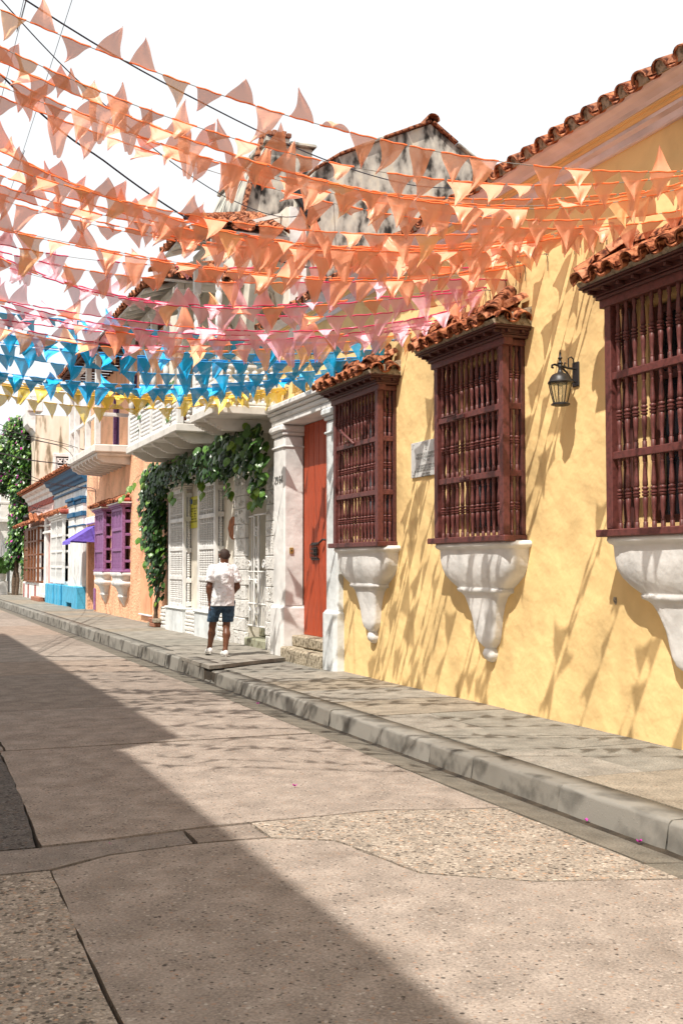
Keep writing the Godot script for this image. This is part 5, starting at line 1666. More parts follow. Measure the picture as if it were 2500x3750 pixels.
func make_vines() -> void:
	var vine := thing("climbing_vine", "green heart-leaved vine climbing the white house corner and hanging under its balcony", "vine")
	var m := MB.new()
	var trunk := [Vector3(6.03, 0.36, -27.12), Vector3(6.0, 0.7, -27.05), Vector3(6.08, 1.0, -27.12), Vector3(6.02, 1.4, -27.0), Vector3(6.1, 1.9, -26.95), Vector3(6.05, 2.6, -26.9), Vector3(6.1, 3.3, -26.85), Vector3(6.0, 3.9, -26.5)]
	m.tube(trunk, 0.05, 7, 0.028)
	for k in 6:
		var pts := []
		for q in trunk:
			pts.append((q as Vector3) + Vector3(rr(-0.07, 0.03), 0, rr(-0.16, 0.16)))
		m.tube(pts, 0.022, 5, 0.010)
	m.tube([Vector3(6.0, 3.9, -26.5), Vector3(5.7, 3.98, -25.0), Vector3(5.75, 3.95, -23.0), Vector3(5.7, 3.98, -21.0), Vector3(5.85, 3.9, -19.3), Vector3(5.95, 3.6, -18.6)], 0.025, 5, 0.012)
	put(m, "stem", M.bark, vine)
	# clumps: centre, radii, leaves inside the mass, single leaves on its face
	var clumps := [
		[Vector3(5.82, 3.72, -18.75), Vector3(0.28, 0.50, 0.42), 120, 46],
		[Vector3(5.90, 3.25, -18.55), Vector3(0.16, 0.45, 0.18), 40, 22],
		[Vector3(5.80, 3.75, -19.6), Vector3(0.42, 0.42, 0.62), 210, 46],
		[Vector3(5.75, 3.72, -20.6), Vector3(0.42, 0.40, 0.65), 220, 34],
		[Vector3(5.85, 3.78, -21.8), Vector3(0.38, 0.34, 0.8), 260, 18],
		[Vector3(5.90, 3.82, -23.2), Vector3(0.36, 0.30, 0.95), 300, 10],
		[Vector3(5.90, 3.80, -24.8), Vector3(0.36, 0.32, 0.95), 300, 12],
		[Vector3(5.85, 3.75, -26.2), Vector3(0.42, 0.42, 0.75), 300, 24],
		[Vector3(5.88, 3.25, -26.9), Vector3(0.36, 0.60, 0.55), 420, 26],
		[Vector3(5.92, 2.55, -26.9), Vector3(0.32, 0.65, 0.50), 400, 28],
		[Vector3(5.96, 1.85, -26.85), Vector3(0.27, 0.60, 0.42), 260, 20],
		[Vector3(6.0, 1.2, -26.9), Vector3(0.2, 0.42, 0.30), 60, 8],
	]
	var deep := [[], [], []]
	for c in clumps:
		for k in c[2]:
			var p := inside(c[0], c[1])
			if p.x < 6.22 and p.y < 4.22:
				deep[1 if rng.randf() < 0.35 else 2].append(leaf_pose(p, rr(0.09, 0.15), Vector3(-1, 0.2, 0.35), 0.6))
		for k in c[3]:
			var p := inside(c[0], c[1] * 1.08, 0.72)
			if p.x > 6.1 or p.y > 4.2:
				p.x -= 0.2
				p.y = minf(p.y, 4.15)
			put(leaf(), "leaf", M["leaf%d" % [0, 0, 1, 1, 1, 3][rng.randi() % 6]], vine).transform = leaf_pose(p, rr(0.12, 0.19), Vector3(-0.8, 0.35, 0.6), 0.5)
	# loose sprigs over the peach wall and below the canopy
	for s in [[Vector3(5.6, 4.0, -26.3), Vector3(5.5, 3.7, -27.6), 7], [Vector3(5.5, 3.7, -27.6), Vector3(5.55, 3.45, -29.2), 6], [Vector3(5.85, 2.6, -27.2), Vector3(5.8, 2.35, -28.3), 7], [Vector3(5.85, 3.0, -27.0), Vector3(5.75, 2.75, -27.7), 6], [Vector3(5.9, 1.9, -27.1), Vector3(5.85, 1.75, -28.0), 5], [Vector3(5.8, 3.45, -21.9), Vector3(5.8, 3.15, -22.0), 5], [Vector3(5.7, 3.4, -24.3), Vector3(5.72, 3.1, -24.2), 5], [Vector3(5.85, 3.3, -20.4), Vector3(5.9, 3.0, -20.3), 5], [Vector3(5.92, 3.0, -18.8), Vector3(5.93, 2.70, -18.95), 6]]:
		var tw := MB.new()
		var pts := []
		for k in 6:
			pts.append((s[0] as Vector3).lerp(s[1], k / 5.0) + Vector3(rr(-0.03, 0.03), rr(-0.04, 0.04), 0))
		tw.tube(pts, 0.005, 4)
		put(tw, "twig", M.leaf1, vine)
		for k in s[2]:
			put(leaf(), "leaf", M["leaf%d" % [0, 0, 3][rng.randi() % 3]], vine).transform = leaf_pose((s[0] as Vector3).lerp(s[1], rng.randf()) + Vector3(rr(-0.05, 0.05), -0.03, rr(-0.06, 0.06)), rr(0.13, 0.20), Vector3(-0.8, 0.35, 0.6), 0.4)
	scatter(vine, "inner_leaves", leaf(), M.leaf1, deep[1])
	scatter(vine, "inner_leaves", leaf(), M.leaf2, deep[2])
	for q in [Vector3(5.75, 3.15, -20.0), Vector3(5.6, 3.3, -27.3), Vector3(5.8, 2.4, -27.3)]:
		var fl := MB.new()
		for k in 5:
			fl.t = Transform3D(Basis(Vector3(1, 0, 0), TAU * k / 5), q)
			fl.otri(Vector3.ZERO, Vector3(-0.02, 0.05, 0.02), Vector3(-0.02, 0.05, -0.02), q + Vector3(1, 0, 0))
		put(fl, "flower", M.petal, vine)

	var bou := thing("bougainvillea", "tall dense bougainvillea with scattered magenta flowers beside the stained house", "bougainvillea")
	m = MB.new()
	m.tube([Vector3(5.92, 0.2, -59.6), Vector3(5.88, 0.9, -59.5), Vector3(6.0, 1.7, -59.7), Vector3(5.8, 2.8, -59.4), Vector3(5.9, 4.5, -59.6), Vector3(5.7, 6.5, -59.5), Vector3(5.8, 8.5, -59.6)], 0.16, 7, 0.06)
	m.tube([Vector3(5.98, 0.2, -59.3), Vector3(6.05, 1.0, -59.3), Vector3(5.9, 1.9, -59.2), Vector3(6.2, 3.2, -59.0), Vector3(6.1, 5.0, -59.2)], 0.10, 6, 0.05)
	put(m, "trunk", M.bark, bou)
	var sets := [[], [], [], []]
	var petals := []
	for c in [[Vector3(5.95, 8.6, -59.4), Vector3(0.75, 0.9, 0.8), 700], [Vector3(5.55, 7.4, -59.6), Vector3(0.95, 1.2, 1.0), 1300], [Vector3(6.05, 7.0, -59.0), Vector3(0.7, 1.3, 0.8), 900], [Vector3(5.45, 6.2, -60.0), Vector3(0.95, 0.9, 1.0), 900], [Vector3(6.1, 5.6, -59.0), Vector3(0.65, 1.0, 0.8), 800], [Vector3(6.1, 4.2, -59.0), Vector3(0.60, 1.1, 0.8), 800], [Vector3(5.95, 2.9, -59.2), Vector3(0.5, 1.0, 0.7), 520], [Vector3(6.35, 2.0, -58.3), Vector3(0.28, 1.1, 0.35), 260], [Vector3(5.7, 2.1, -59.6), Vector3(0.3, 0.6, 0.4), 140], [Vector3(5.2, 8.0, -60.4), Vector3(0.5, 0.5, 0.5), 120]]:
		for k in c[2]:
			var p := inside(c[0], (c[1] as Vector3) * rr(0.85, 1.1), 0.35)
			var sun_side := p.y > (c[0] as Vector3).y and p.x < (c[0] as Vector3).x
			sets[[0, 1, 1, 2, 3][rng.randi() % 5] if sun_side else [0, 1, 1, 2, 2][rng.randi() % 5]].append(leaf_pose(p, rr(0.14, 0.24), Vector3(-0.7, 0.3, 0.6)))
			if rng.randf() < 0.035:
				petals.append(leaf_pose(inside(c[0], c[1] as Vector3 * 1.05, 0.85), rr(0.10, 0.15), Vector3(-0.7, 0.3, 0.6)))
	for k in 4:
		scatter(bou, "foliage", leaf(), M["leaf%d" % k], sets[k])
	scatter(bou, "blossoms", leaf(), M.petal, petals)

	var k := 0
	for q in [[Vector3(5.3, 1.0, -60.6), 1.9], [Vector3(5.1, 1.0, -62.6), 2.1]]:
		var palm := thing("potted_palm", ["green feathery palm in the nearer white pot by the far house", "green feathery palm in the further white pot by the far house"][k], "palm", q[0])
		k += 1
		for f in 16:
			var a := TAU * f / 16.0 + rr(-0.2, 0.2)
			var tilt := rr(0.35, 1.0)
			var ln: float = q[1] * rr(0.8, 1.1)
			var fr := MB.new()
			var spine := []
			for s in 7:
				var u := s / 6.0
				spine.append(Vector3(cos(a), 0, sin(a)) * ln * u * tilt + Vector3.UP * (ln * u * 0.95 - ln * 0.75 * u * u * tilt + 0.3))
			fr.tube(spine, 0.02, 4, 0.006)
			for s in range(1, 25):
				var u := s / 25.0
				var p: Vector3 = (spine[int(u * 6)] as Vector3).lerp(spine[mini(int(u * 6) + 1, 6)], u * 6 - int(u * 6))
				for side in [-1, 1]:
					var d := Vector3(-sin(a) * side, -0.35, cos(a) * side) * 0.42 * sin(PI * (0.15 + 0.8 * u)) + Vector3(cos(a), 0, sin(a)) * 0.22
					fr.tri(p, p + d * 0.5 + Vector3(0, 0.025, 0), p + d)
					fr.tri(p, p + d, p + d * 0.5 - Vector3(0, 0.025, 0))
			put(fr, "frond", M.palm, palm)
	# flower boxes on the galleries
	k = 0
	for q in [[Vector3(5.3, 4.4, -21.6), 60], [Vector3(5.35, 4.4, -24.6), 80]]:
		var pot := thing("balcony_plant", ["leafy potted plant with purple flowers behind the near balcony railing", "trailing potted plant behind the far end of the balcony railing"][k], "plant", q[0])
		k += 1
		m = MB.new()
		m.lathe([Vector2(0.0, 0.0), Vector2(0.14, 0.0), Vector2(0.19, 0.32), Vector2(0.16, 0.32), Vector2(0.0, 0.28)], 10)
		put(m, "pot", M.brick, pot)
		var ps := []
		for n in q[1]:
			ps.append(leaf_pose(inside(Vector3(-0.1, 0.55, 0.0), Vector3(0.32, 0.45, 0.45)), rr(0.10, 0.15), Vector3(-1, 0.4, 0.4)))
		scatter(pot, "foliage", leaf(), M.leaf1, ps)

# ------------------------------------------------------------------ bunting
const SKEW := 0.3   # the strings cross the street a little slantwise
var pennants := {}
func pennant_mesh(kind: String, shape: int, flip: bool) -> ArrayMesh:
	var key := "%s%d%s" % [kind, shape, flip]
	if pennants.has(key):
		return pennants[key]
	var r := RandomNumberGenerator.new()
	r.seed = shape * 31 + (7 if flip else 0)
	var w := r.randf_range(0.22, 0.25)
	var ln := r.randf_range(0.21, 0.31)
	var a0 := r.randf_range(-1.45, -0.35) if shape % 4 else r.randf_range(0.7, 1.6) * (1.0 if r.randf() < 0.65 else -1.0)
	var kk := r.randf_range(-0.5, 0.7) if shape % 4 else -signf(a0) * r.randf_range(0.2, 1.5)
	if flip:
		a0 = r.randf_range(1.7, 2.7) * (1.0 if r.randf() < 0.6 else -1.0)
		kk = r.randf_range(-1.0, 1.2) * signf(a0)
	var dx := r.randf_range(-0.10, 0.06)
	var ph := r.randf() * TAU
	var twist := r.randf_range(-0.4, 0.4)
	var tear := 0.25 if r.randf() < 0.12 else 0.0
	var m := MB.new()
	var rows := []
	var y := -0.004
	var z := 0.0
	var nv := 8
	for i in nv + 1:
		var v := i / float(nv)
		var row := PackedVector3Array()
		for j in 7:
			var u := (j - 3) / 6.0
			var ww := w * (1.0 - v * (1.0 - tear))
			var tw := twist * v * u * ww
			row.append(Vector3(u * ww + dx * v * v + 0.01 * sin(v * 5.0 + ph), y + 0.012 * sin(u * 7.0 + ph) * v * v, z + tw + 0.011 * sin(u * 8.0 + v * 4.0 + ph) * minf(1.0, v * 2.2)))
		rows.append(row)
		var a := a0 + kk * v
		y -= cos(a) * ln / nv
		z += sin(a) * ln / nv
	m.grid(rows)
	var h := MB.new()
	var pts := []
	for j in 7:
		var u := (j - 3) / 6.0
		pts.append(Vector3(u * w, 0.001 + 0.003 * sin(u * 9.0 + ph), 0.003 * sin(u * 7.0 + ph)))
	h.tube(pts, 0.0075, 5)
	var am := m.mesh()
	h.into(am)
	am.surface_set_material(0, M["film_" + kind])
	am.surface_set_material(1, M["hem_" + kind])
	pennants[key] = am
	return am

func make_bunting() -> void:
	M.film_o = film(lin(1.0, 0.43, 0.255), Color(1, 1, 1), 0.80)
	M.hem_o = film(lin(0.95, 0.19, 0.05), Color(0.4, 0.4, 0.4))
	M.film_l = film(lin(1.0, 0.55, 0.26), Color(1, 1, 1), 0.80)
	M.hem_l = film(lin(0.85, 0.20, 0.04), Color(0.4, 0.4, 0.4))
	M.film_p = film(lin(0.96, 0.52, 0.60), Color(1, 1, 1), 0.74)
	M.hem_p = film(lin(0.62, 0.03, 0.11), Color(0.3, 0.3, 0.3))
	M.film_b = film(lin(0.01, 0.45, 0.85), Color(1, 1, 1), 0.92)
	M.hem_b = film(lin(0.01, 0.26, 0.58), Color(0.4, 0.4, 0.4))
	M.film_y = film(lin(0.97, 0.72, 0.13), Color(1, 1, 1), 0.86)
	M.hem_y = film(lin(0.85, 0.50, 0.03), Color(0.4, 0.4, 0.4))
	# each string: colour, where it crosses (z), where the photograph starts to show it (x), height over x
	var strings := [
		["o", -5.10, 0.54, 4.205, -0.166, 0.068, 0.004],
		["o", -5.50, 0.57, 4.182, -0.115, 0.080, 0.001],
		["o", -6.10, 0.62, 4.265, -0.188, 0.087, 0.009],
		["o", -6.20, 0.62, 4.315, -0.188, 0.087, 0.009],
		["o", -6.70, 0.67, 4.492, -0.136, 0.073, -0.003],
		["o", -7.30, 0.72, 4.678, -0.227, 0.051, 0.005],
		["o", -7.40, 0.72, 4.638, -0.227, 0.051, 0.005],
		["o", -8.47, 0.82, 4.701, -0.100, 0.051, -0.002],
		["o", -8.58, 0.83, 4.616, -0.165, 0.076, -0.001],
		["o", -8.68, 0.83, 4.666, -0.165, 0.076, -0.001],
		["o", -8.86, 0.85, 4.666, -0.155, 0.055, 0.004],
		["o", -9.00, 0.87, 4.721, -0.093, 0.052, -0.001],
		["o", -9.10, 0.87, 4.681, -0.093, 0.052, -0.001],
		["o", -9.58, 0.91, 4.791, -0.111, 0.042, -0.001],
		["o", -10.01, 0.95, 4.686, -0.118, 0.037, 0.005],
		["o", -10.11, 0.95, 4.736, -0.118, 0.037, 0.005],
		["m", -10.20, 0.97, 4.758, 0.000, 0.030, -0.008],
		["m", -10.40, 0.99, 4.656, -0.019, 0.041, -0.008],
		["p", -10.75, 1.02, 4.461, -0.042, 0.078, -0.012],
		["p", -10.85, 1.02, 4.511, -0.042, 0.078, -0.012],
		["m", -11.00, 1.04, 4.506, -0.126, 0.052, 0.003],
		["p", -11.32, 1.07, 4.364, -0.080, 0.039, 0.006],
		["p", -11.39, 1.08, 4.302, -0.050, 0.060, -0.003],
		["p", -11.49, 1.08, 4.262, -0.050, 0.060, -0.003],
		["p", -11.67, 1.10, 4.302, -0.041, 0.033, 0.003],
		["p", -11.74, 1.11, 4.215, 0.017, 0.055, -0.010],
		["l", -12.79, 1.19, 4.359, -0.030, 0.051, -0.004],
		["b", -13.00, 1.21, 4.658, -0.108, 0.008, 0.007],
		["b", -13.65, 1.27, 4.520, -0.061, 0.027, -0.000],
		["b", -14.30, 1.32, 4.537, -0.066, 0.015, 0.003],
		["b", -14.40, 1.32, 4.587, -0.066, 0.015, 0.003],
		["b", -15.34, 1.41, 4.521, -0.080, 0.034, -0.000],
		["b", -15.62, 1.43, 4.369, -0.036, 0.036, -0.001],
		["b", -15.72, 1.43, 4.329, -0.036, 0.036, -0.001],
		["b", -16.60, 1.52, 4.451, -0.054, 0.044, -0.002],
		["y", -17.54, 1.59, 4.540, -0.074, 0.036, -0.000],
		["y", -17.57, 1.60, 4.473, -0.083, 0.026, 0.005],
		["y", -17.67, 1.60, 4.523, -0.083, 0.026, 0.005],
		["y", -17.71, 1.61, 4.300, -0.071, 0.053, 0.001],
	]
	var word := {"o": "orange", "m": "mixed pink and orange", "p": "pink", "l": "pale orange", "b": "blue", "y": "yellow"}
	var order := ["nearest", "second", "third", "fourth", "fifth", "sixth", "seventh", "eighth", "ninth", "tenth", "eleventh", "twelfth", "thirteenth", "fourteenth", "fifteenth", "sixteenth", "seventeenth"]
	var total := {}
	for s in strings:
		total[s[0]] = total.get(s[0], 0) + 1
	var seen := {}
	for s in strings:
		var c: String = s[0]
		var n: int = seen.get(c, 0)
		seen[c] = n + 1
		var which: String = "the only one" if total[c] == 1 else ("furthest" if n == total[c] - 1 else order[n]) + " of the %d such strings" % total[c]
		var st := thing("bunting_string", "string of %s pennants across the street, %s" % [word[c], which], "bunting", Vector3(0, 0, s[1]), "pennant strings across the street")
		var x0: float = s[2]
		var slope: float = s[4] + 2.0 * s[5] * (x0 - 3.0) + 3.0 * s[6] * pow(x0 - 3.0, 2)
		var hy := func(x: float) -> float:
			var d := maxf(x, x0) - 3.0
			var y: float = s[3] + s[4] * d + s[5] * d * d + s[6] * d * d * d
			if x < x0:
				y += slope * (x - x0) + 0.03 * (x - x0) * (x - x0)
			return y
		var pts := []
		for k in 41:
			var x := lerpf(-2.6, 6.09, k / 40.0)
			pts.append(Vector3(x, hy.call(x), SKEW * (x - 6.08)))
		var cd := MB.new()
		cd.tube(pts, 0.0028, 4)
		put(cd, "cord", M.cord, st)
		var x := -2.5 + rr(0, 0.2)
		var fit := clampf(0.72 + 0.06 * (-5.1 - (s[1] as float)), 0.72, 1.0)
		while x < 5.95:
			var wide := (0.232 + rr(0, 0.04)) * fit
			var kind := c
			if c == "m":
				kind = "p" if rng.randf() < 0.62 else ("o" if rng.randf() < 0.5 else "l")
			elif c == "p" and rng.randf() < 0.12:
				kind = "o"
			elif c == "o" and rng.randf() < 0.04:
				kind = "l"
			var flip := rng.randf() < (0.34 if x < 2.6 else 0.10)
			if c in ["p", "m"]:
				flip = rng.randf() < (0.5 if x < 3.6 else 0.2)
			elif c in ["y", "l"]:
				flip = rng.randf() < 0.12
			if rng.randf() > 0.03:
				var ya: float = hy.call(x)
				var yb: float = hy.call(x + 0.23)
				var tx := Vector3(0.23, yb - ya, 0.23 * SKEW).normalized()
				var tz := tx.cross(Vector3.UP).normalized()
				var b := Basis(tx, tz.cross(tx), tz)
				var o := put(pennant_mesh(kind, rng.randi() % 30, flip), "pennant", null, st, Vector3(x + 0.115, (ya + yb) / 2, SKEW * (x + 0.115 - 6.08)), Basis(tx, rr(-0.25, 0.25)) * b)
				o.scale = Vector3.ONE * rr(0.92, 1.08) * fit
			x += wide
		# the wire that ties the end to a hook in the wall
		var hk := MB.new()
		var ye: float = hy.call(6.09)
		hk.tube([Vector3(6.07, ye, 0), Vector3(6.08, ye - 0.05, 0.02), Vector3(6.085, ye - 0.11, 0.01), Vector3(6.07, ye - 0.18, 0.03)], 0.004, 4)
		hk.tube([Vector3(6.06, ye + 0.005, -0.02), Vector3(6.1, ye, 0.0)], 0.006, 4)
		put(hk, "tie_wire", M.iron, st)

func make_cables() -> void:
	var defs := [
		["black cable from the opposite roofs to the ridge side of the grey gable", [Vector3(-2.6, 7.0, -7.0), Vector3(1.07, 6.89, -10.45), Vector3(3.54, 7.12, -12.76), Vector3(5.85, 7.55, -14.93), Vector3(8.11, 8.19, -17.05), Vector3(9.65, 8.67, -18.14)], 0.009],
		["thin black cable sagging to a hook on the grey gable face", [Vector3(-2.6, 9.0, -8.0), Vector3(0.95, 7.5, -11.75), Vector3(2.39, 7.11, -13.27), Vector3(3.37, 6.98, -14.31), Vector3(4.54, 7.01, -15.54), Vector3(5.87, 7.33, -16.94), Vector3(7.14, 8.06, -18.13)], 0.007],
		["thick black cable dropping from upper left towards the white gallery roof", [Vector3(-2.6, 8.6, -9.0), Vector3(1.01, 6.64, -11.7), Vector3(2.21, 6.24, -12.6), Vector3(3.19, 6.01, -13.32), Vector3(4.16, 5.91, -14.05), Vector3(5.08, 5.94, -14.74), Vector3(5.78, 6.05, -15.25)], 0.011],
		["hair-thin wire high over the street, the right one of two", [Vector3(1.2, 5.9, 3.0), Vector3(1.2, 5.97, -8.47), Vector3(1.22, 6.06, -12.23), Vector3(1.19, 6.01, -14.4), Vector3(0.9, 6.2, -40.0)], 0.0025],
		["hair-thin wire high over the street, the left one of two", [Vector3(0.85, 5.9, 3.0), Vector3(0.86, 5.97, -8.6), Vector3(0.89, 6.09, -10.74), Vector3(0.7, 6.3, -40.0)], 0.0025],
	]
	var low := [[Vector3(2.29, 4.97, -26.96), Vector3(3.8, 5.28, -32.81), Vector3(6.2, 5.56, -37.97)], [Vector3(2.29, 4.84, -26.97), Vector3(4.45, 5.2, -32.56), Vector3(6.2, 5.48, -37.96)], [Vector3(2.3, 4.3, -26.99), Vector3(3.81, 4.68, -32.84), Vector3(6.2, 5.03, -37.94)], [Vector3(2.31, 4.16, -27.0), Vector3(4.0, 4.11, -32.79), Vector3(6.2, 4.34, -38.79)], [Vector3(2.31, 3.85, -27.01), Vector3(4.24, 4.01, -32.7), Vector3(6.2, 4.37, -38.8)], [Vector3(2.32, 3.37, -27.03), Vector3(3.74, 3.36, -32.94), Vector3(6.2, 4.16, -48.91)], [Vector3(2.3, 4.74, -26.97), Vector3(4.54, 5.05, -32.53), Vector3(6.2, 5.3, -41.11)]]
	var nth := ["topmost", "second", "thickest", "fourth", "fifth", "lowest", "loosest"]
	for k in low.size():
		var a: Vector3 = low[k][0]
		var b: Vector3 = low[k][1]
		var c: Vector3 = low[k][2]
		var start := a - (b - a).normalized() * 9.5
		defs.append(["%s of the black wires strung to the peach and blue house corner" % nth[k], [start, a, b, c], 0.016 if k == 2 else 0.009])
	for d in defs:
		var m := MB.new()
		var cv := Curve3D.new()
		var p: Array = d[1]
		for k in p.size():
			var t: Vector3 = ((p[mini(k + 1, p.size() - 1)] as Vector3) - (p[maxi(k - 1, 0)] as Vector3)) / 6.0
			cv.add_point(p[k], -t, t)
		var pts := []
		for k in 41:
			pts.append(cv.sample(mini(int(k / 40.0 * (p.size() - 1)), p.size() - 2), k / 40.0 * (p.size() - 1) - mini(int(k / 40.0 * (p.size() - 1)), p.size() - 2)))
		m.tube(pts, d[2], 5)
		tag(put(m, "overhead_cable", M.cable), d[0], "cable", "overhead wires")
	var m := MB.new()
	m.tube([Vector3(6.2, 4.37, -38.8), Vector3(6.2, 4.3, -37.9), Vector3(6.215, 4.2, -37.2), Vector3(6.22, 3.9, -37.1), Vector3(6.225, 3.7, -37.3), Vector3(6.2, 3.55, -37.4)], 0.012, 5)
	tag(put(m, "service_wire", M.cable), "black service wire looping down the peach wall above the far purple window", "cable")

func make_litter() -> void:
	var k := 0
	for q in [[Vector3(2.86, 0.004, -8.06), "magenta petal lying alone in the middle of the sunlit road"], [Vector3(4.30, -0.02, -6.35), "magenta petal in the gutter under the pavement slab joint"], [Vector3(4.27, -0.02, -5.75), "pink petal in the gutter, nearest the right edge"], [Vector3(1.25, -0.02, -6.86), "magenta petal in the dark crack of the road"], [Vector3(4.2, -0.02, -13.2), "magenta petal at the kerb, furthest along the street"]]:
		var m := MB.new()
		for s in 3:
			var a := TAU * s / 3 + k
			var d := Vector3(cos(a), 0, sin(a)) * 0.02
			var e := Vector3(-sin(a), 0, cos(a)) * 0.012
			m.quad(Vector3(0, 0.004, 0), d * 0.6 + e + Vector3(0, 0.016, 0), d + Vector3(0, 0.024, 0), d * 0.6 - e + Vector3(0, 0.016, 0))
		tag(put(m, "fallen_petal", M.petal, null, q[0]), q[1], "petal", "fallen bougainvillea petals")
		k += 1

# ------------------------------------------------------------------ the man
# joins tapered capsules [from, to, radius, radius, depth scale] with a smooth minimum and nets the surface
func blob(bones: Array, cell: float, k: float, cuts := [], lump := 0.0) -> MB:
	var lo := Vector3.INF
	var hi := -Vector3.INF
	for b in bones:
		var r := Vector3.ONE * (maxf(b[2], b[3]) * 1.25 + cell * 2)
		for p in [b[0], b[1]]:
			lo = lo.min((p as Vector3) - r)
			hi = hi.max((p as Vector3) + r)
	var nx := int((hi.x - lo.x) / cell) + 2
	var ny := int((hi.y - lo.y) / cell) + 2
	var nz := int((hi.z - lo.z) / cell) + 2
	var f := PackedFloat32Array()
	f.resize(nx * ny * nz)
	f.fill(0.5)
	for b in bones:
		var a: Vector3 = b[0]
		var ba: Vector3 = (b[1] as Vector3) - a
		var l2 := maxf(ba.length_squared(), 1e-8)
		var r0: float = b[2]
		var r1: float = b[3]
		var zs: float = b[4] if b.size() > 4 else 1.0
		var reach := maxf(r0, r1) * 1.3 + cell * 3 + k
		var c0 := ((a.min(b[1]) - Vector3.ONE * reach - lo) / cell).max(Vector3.ZERO)
		var c1 := (a.max(b[1]) + Vector3.ONE * reach - lo) / cell
		for ix in range(int(c0.x), mini(nx - 1, int(c1.x)) + 1):
			for iy in range(int(c0.y), mini(ny - 1, int(c1.y)) + 1):
				for iz in range(int(c0.z), mini(nz - 1, int(c1.z)) + 1):
					var p := lo + Vector3(ix, iy, iz) * cell
					var pa := p - a
					var h := clampf(pa.dot(ba) / l2, 0.0, 1.0)
					var q := pa - ba * h
					q.z *= zs
					var d := q.length() - lerpf(r0, r1, h)
					var i := (ix * ny + iy) * nz + iz
					var o := f[i]
					var g := maxf(k - absf(d - o), 0.0) / k
					f[i] = minf(d, o) - g * g * k * 0.25
	var nf := noise(5, 1.0, 2)
	if cuts.size() or lump > 0.0:
		for ix in nx:
			for iy in ny:
				for iz in nz:
					var p := lo + Vector3(ix, iy, iz) * cell
					var i := (ix * ny + iy) * nz + iz
					if absf(f[i]) < 0.1:
						if lump > 0.0:
							f[i] += lump * nf.get_noise_3d(p.x * 16.0 + p.y * 6.0, p.y * 7.0, p.z * 12.0)
						pass
					if f[i] < 0.1:
						for c in cuts:
							f[i] = maxf(f[i], p.dot(c[0]) - c[1])
	var at := PackedInt32Array()
	at.resize(nx * ny * nz)
	at.fill(-1)
	var m := MB.new()
	for ix in nx - 1:
		for iy in ny - 1:
			for iz in nz - 1:
				var sum := Vector3.ZERO
				var n := 0
				var vals := []
				var neg := 0
				for c in 8:
					var vv := f[((ix + (c & 1)) * ny + iy + (c >> 1 & 1)) * nz + iz + (c >> 2 & 1)]
					vals.append(vv)
					if vv < 0.0:
						neg += 1
				if neg == 0 or neg == 8:
					continue
				for e in [[0, 1], [2, 3], [4, 5], [6, 7], [0, 2], [1, 3], [4, 6], [5, 7], [0, 4], [1, 5], [2, 6], [3, 7]]:
					var va: float = vals[e[0]]
					var vb: float = vals[e[1]]
					if (va < 0.0) != (vb < 0.0):
						var tt := va / (va - vb)
						sum += Vector3(e[0] & 1, e[0] >> 1 & 1, e[0] >> 2 & 1).lerp(Vector3(e[1] & 1, e[1] >> 1 & 1, e[1] >> 2 & 1), tt)
						n += 1
				at[(ix * ny + iy) * nz + iz] = m.v.size()
				m.v.append(lo + (Vector3(ix, iy, iz) + sum / n) * cell)
				m.n.append(Vector3.ZERO)
	for ix in range(1, nx - 1):
		for iy in range(1, ny - 1):
			for iz in range(1, nz - 1):
				var i := (ix * ny + iy) * nz + iz
				for ax in 3:
					var j: int = i + [ny * nz, nz, 1][ax]
					if (f[i] < 0.0) == (f[j] < 0.0):
						continue
					var s1: int = [nz, 1, ny * nz][ax]
					var s2: int = [1, ny * nz, nz][ax]
					var q := [at[i], at[i - s1], at[i - s1 - s2], at[i - s2]]
					if q.min() < 0:
						continue
					if f[i] < 0.0:
						q.reverse()
					var nn := (m.v[q[2]] - m.v[q[0]]).cross(m.v[q[3]] - m.v[q[1]])
					for w in 4:
						m.n[q[w]] -= nn
					for w in [0, 1, 2, 0, 2, 3]:
						m.ix.append(q[w])
	for i in m.n.size():
		m.n[i] = m.n[i].normalized()
	return m

func join(a: MB, b: MB) -> void:
	var k := a.v.size()
	a.v.append_array(b.v)
	a.n.append_array(b.n)
	for i in b.ix:
		a.ix.append(i + k)

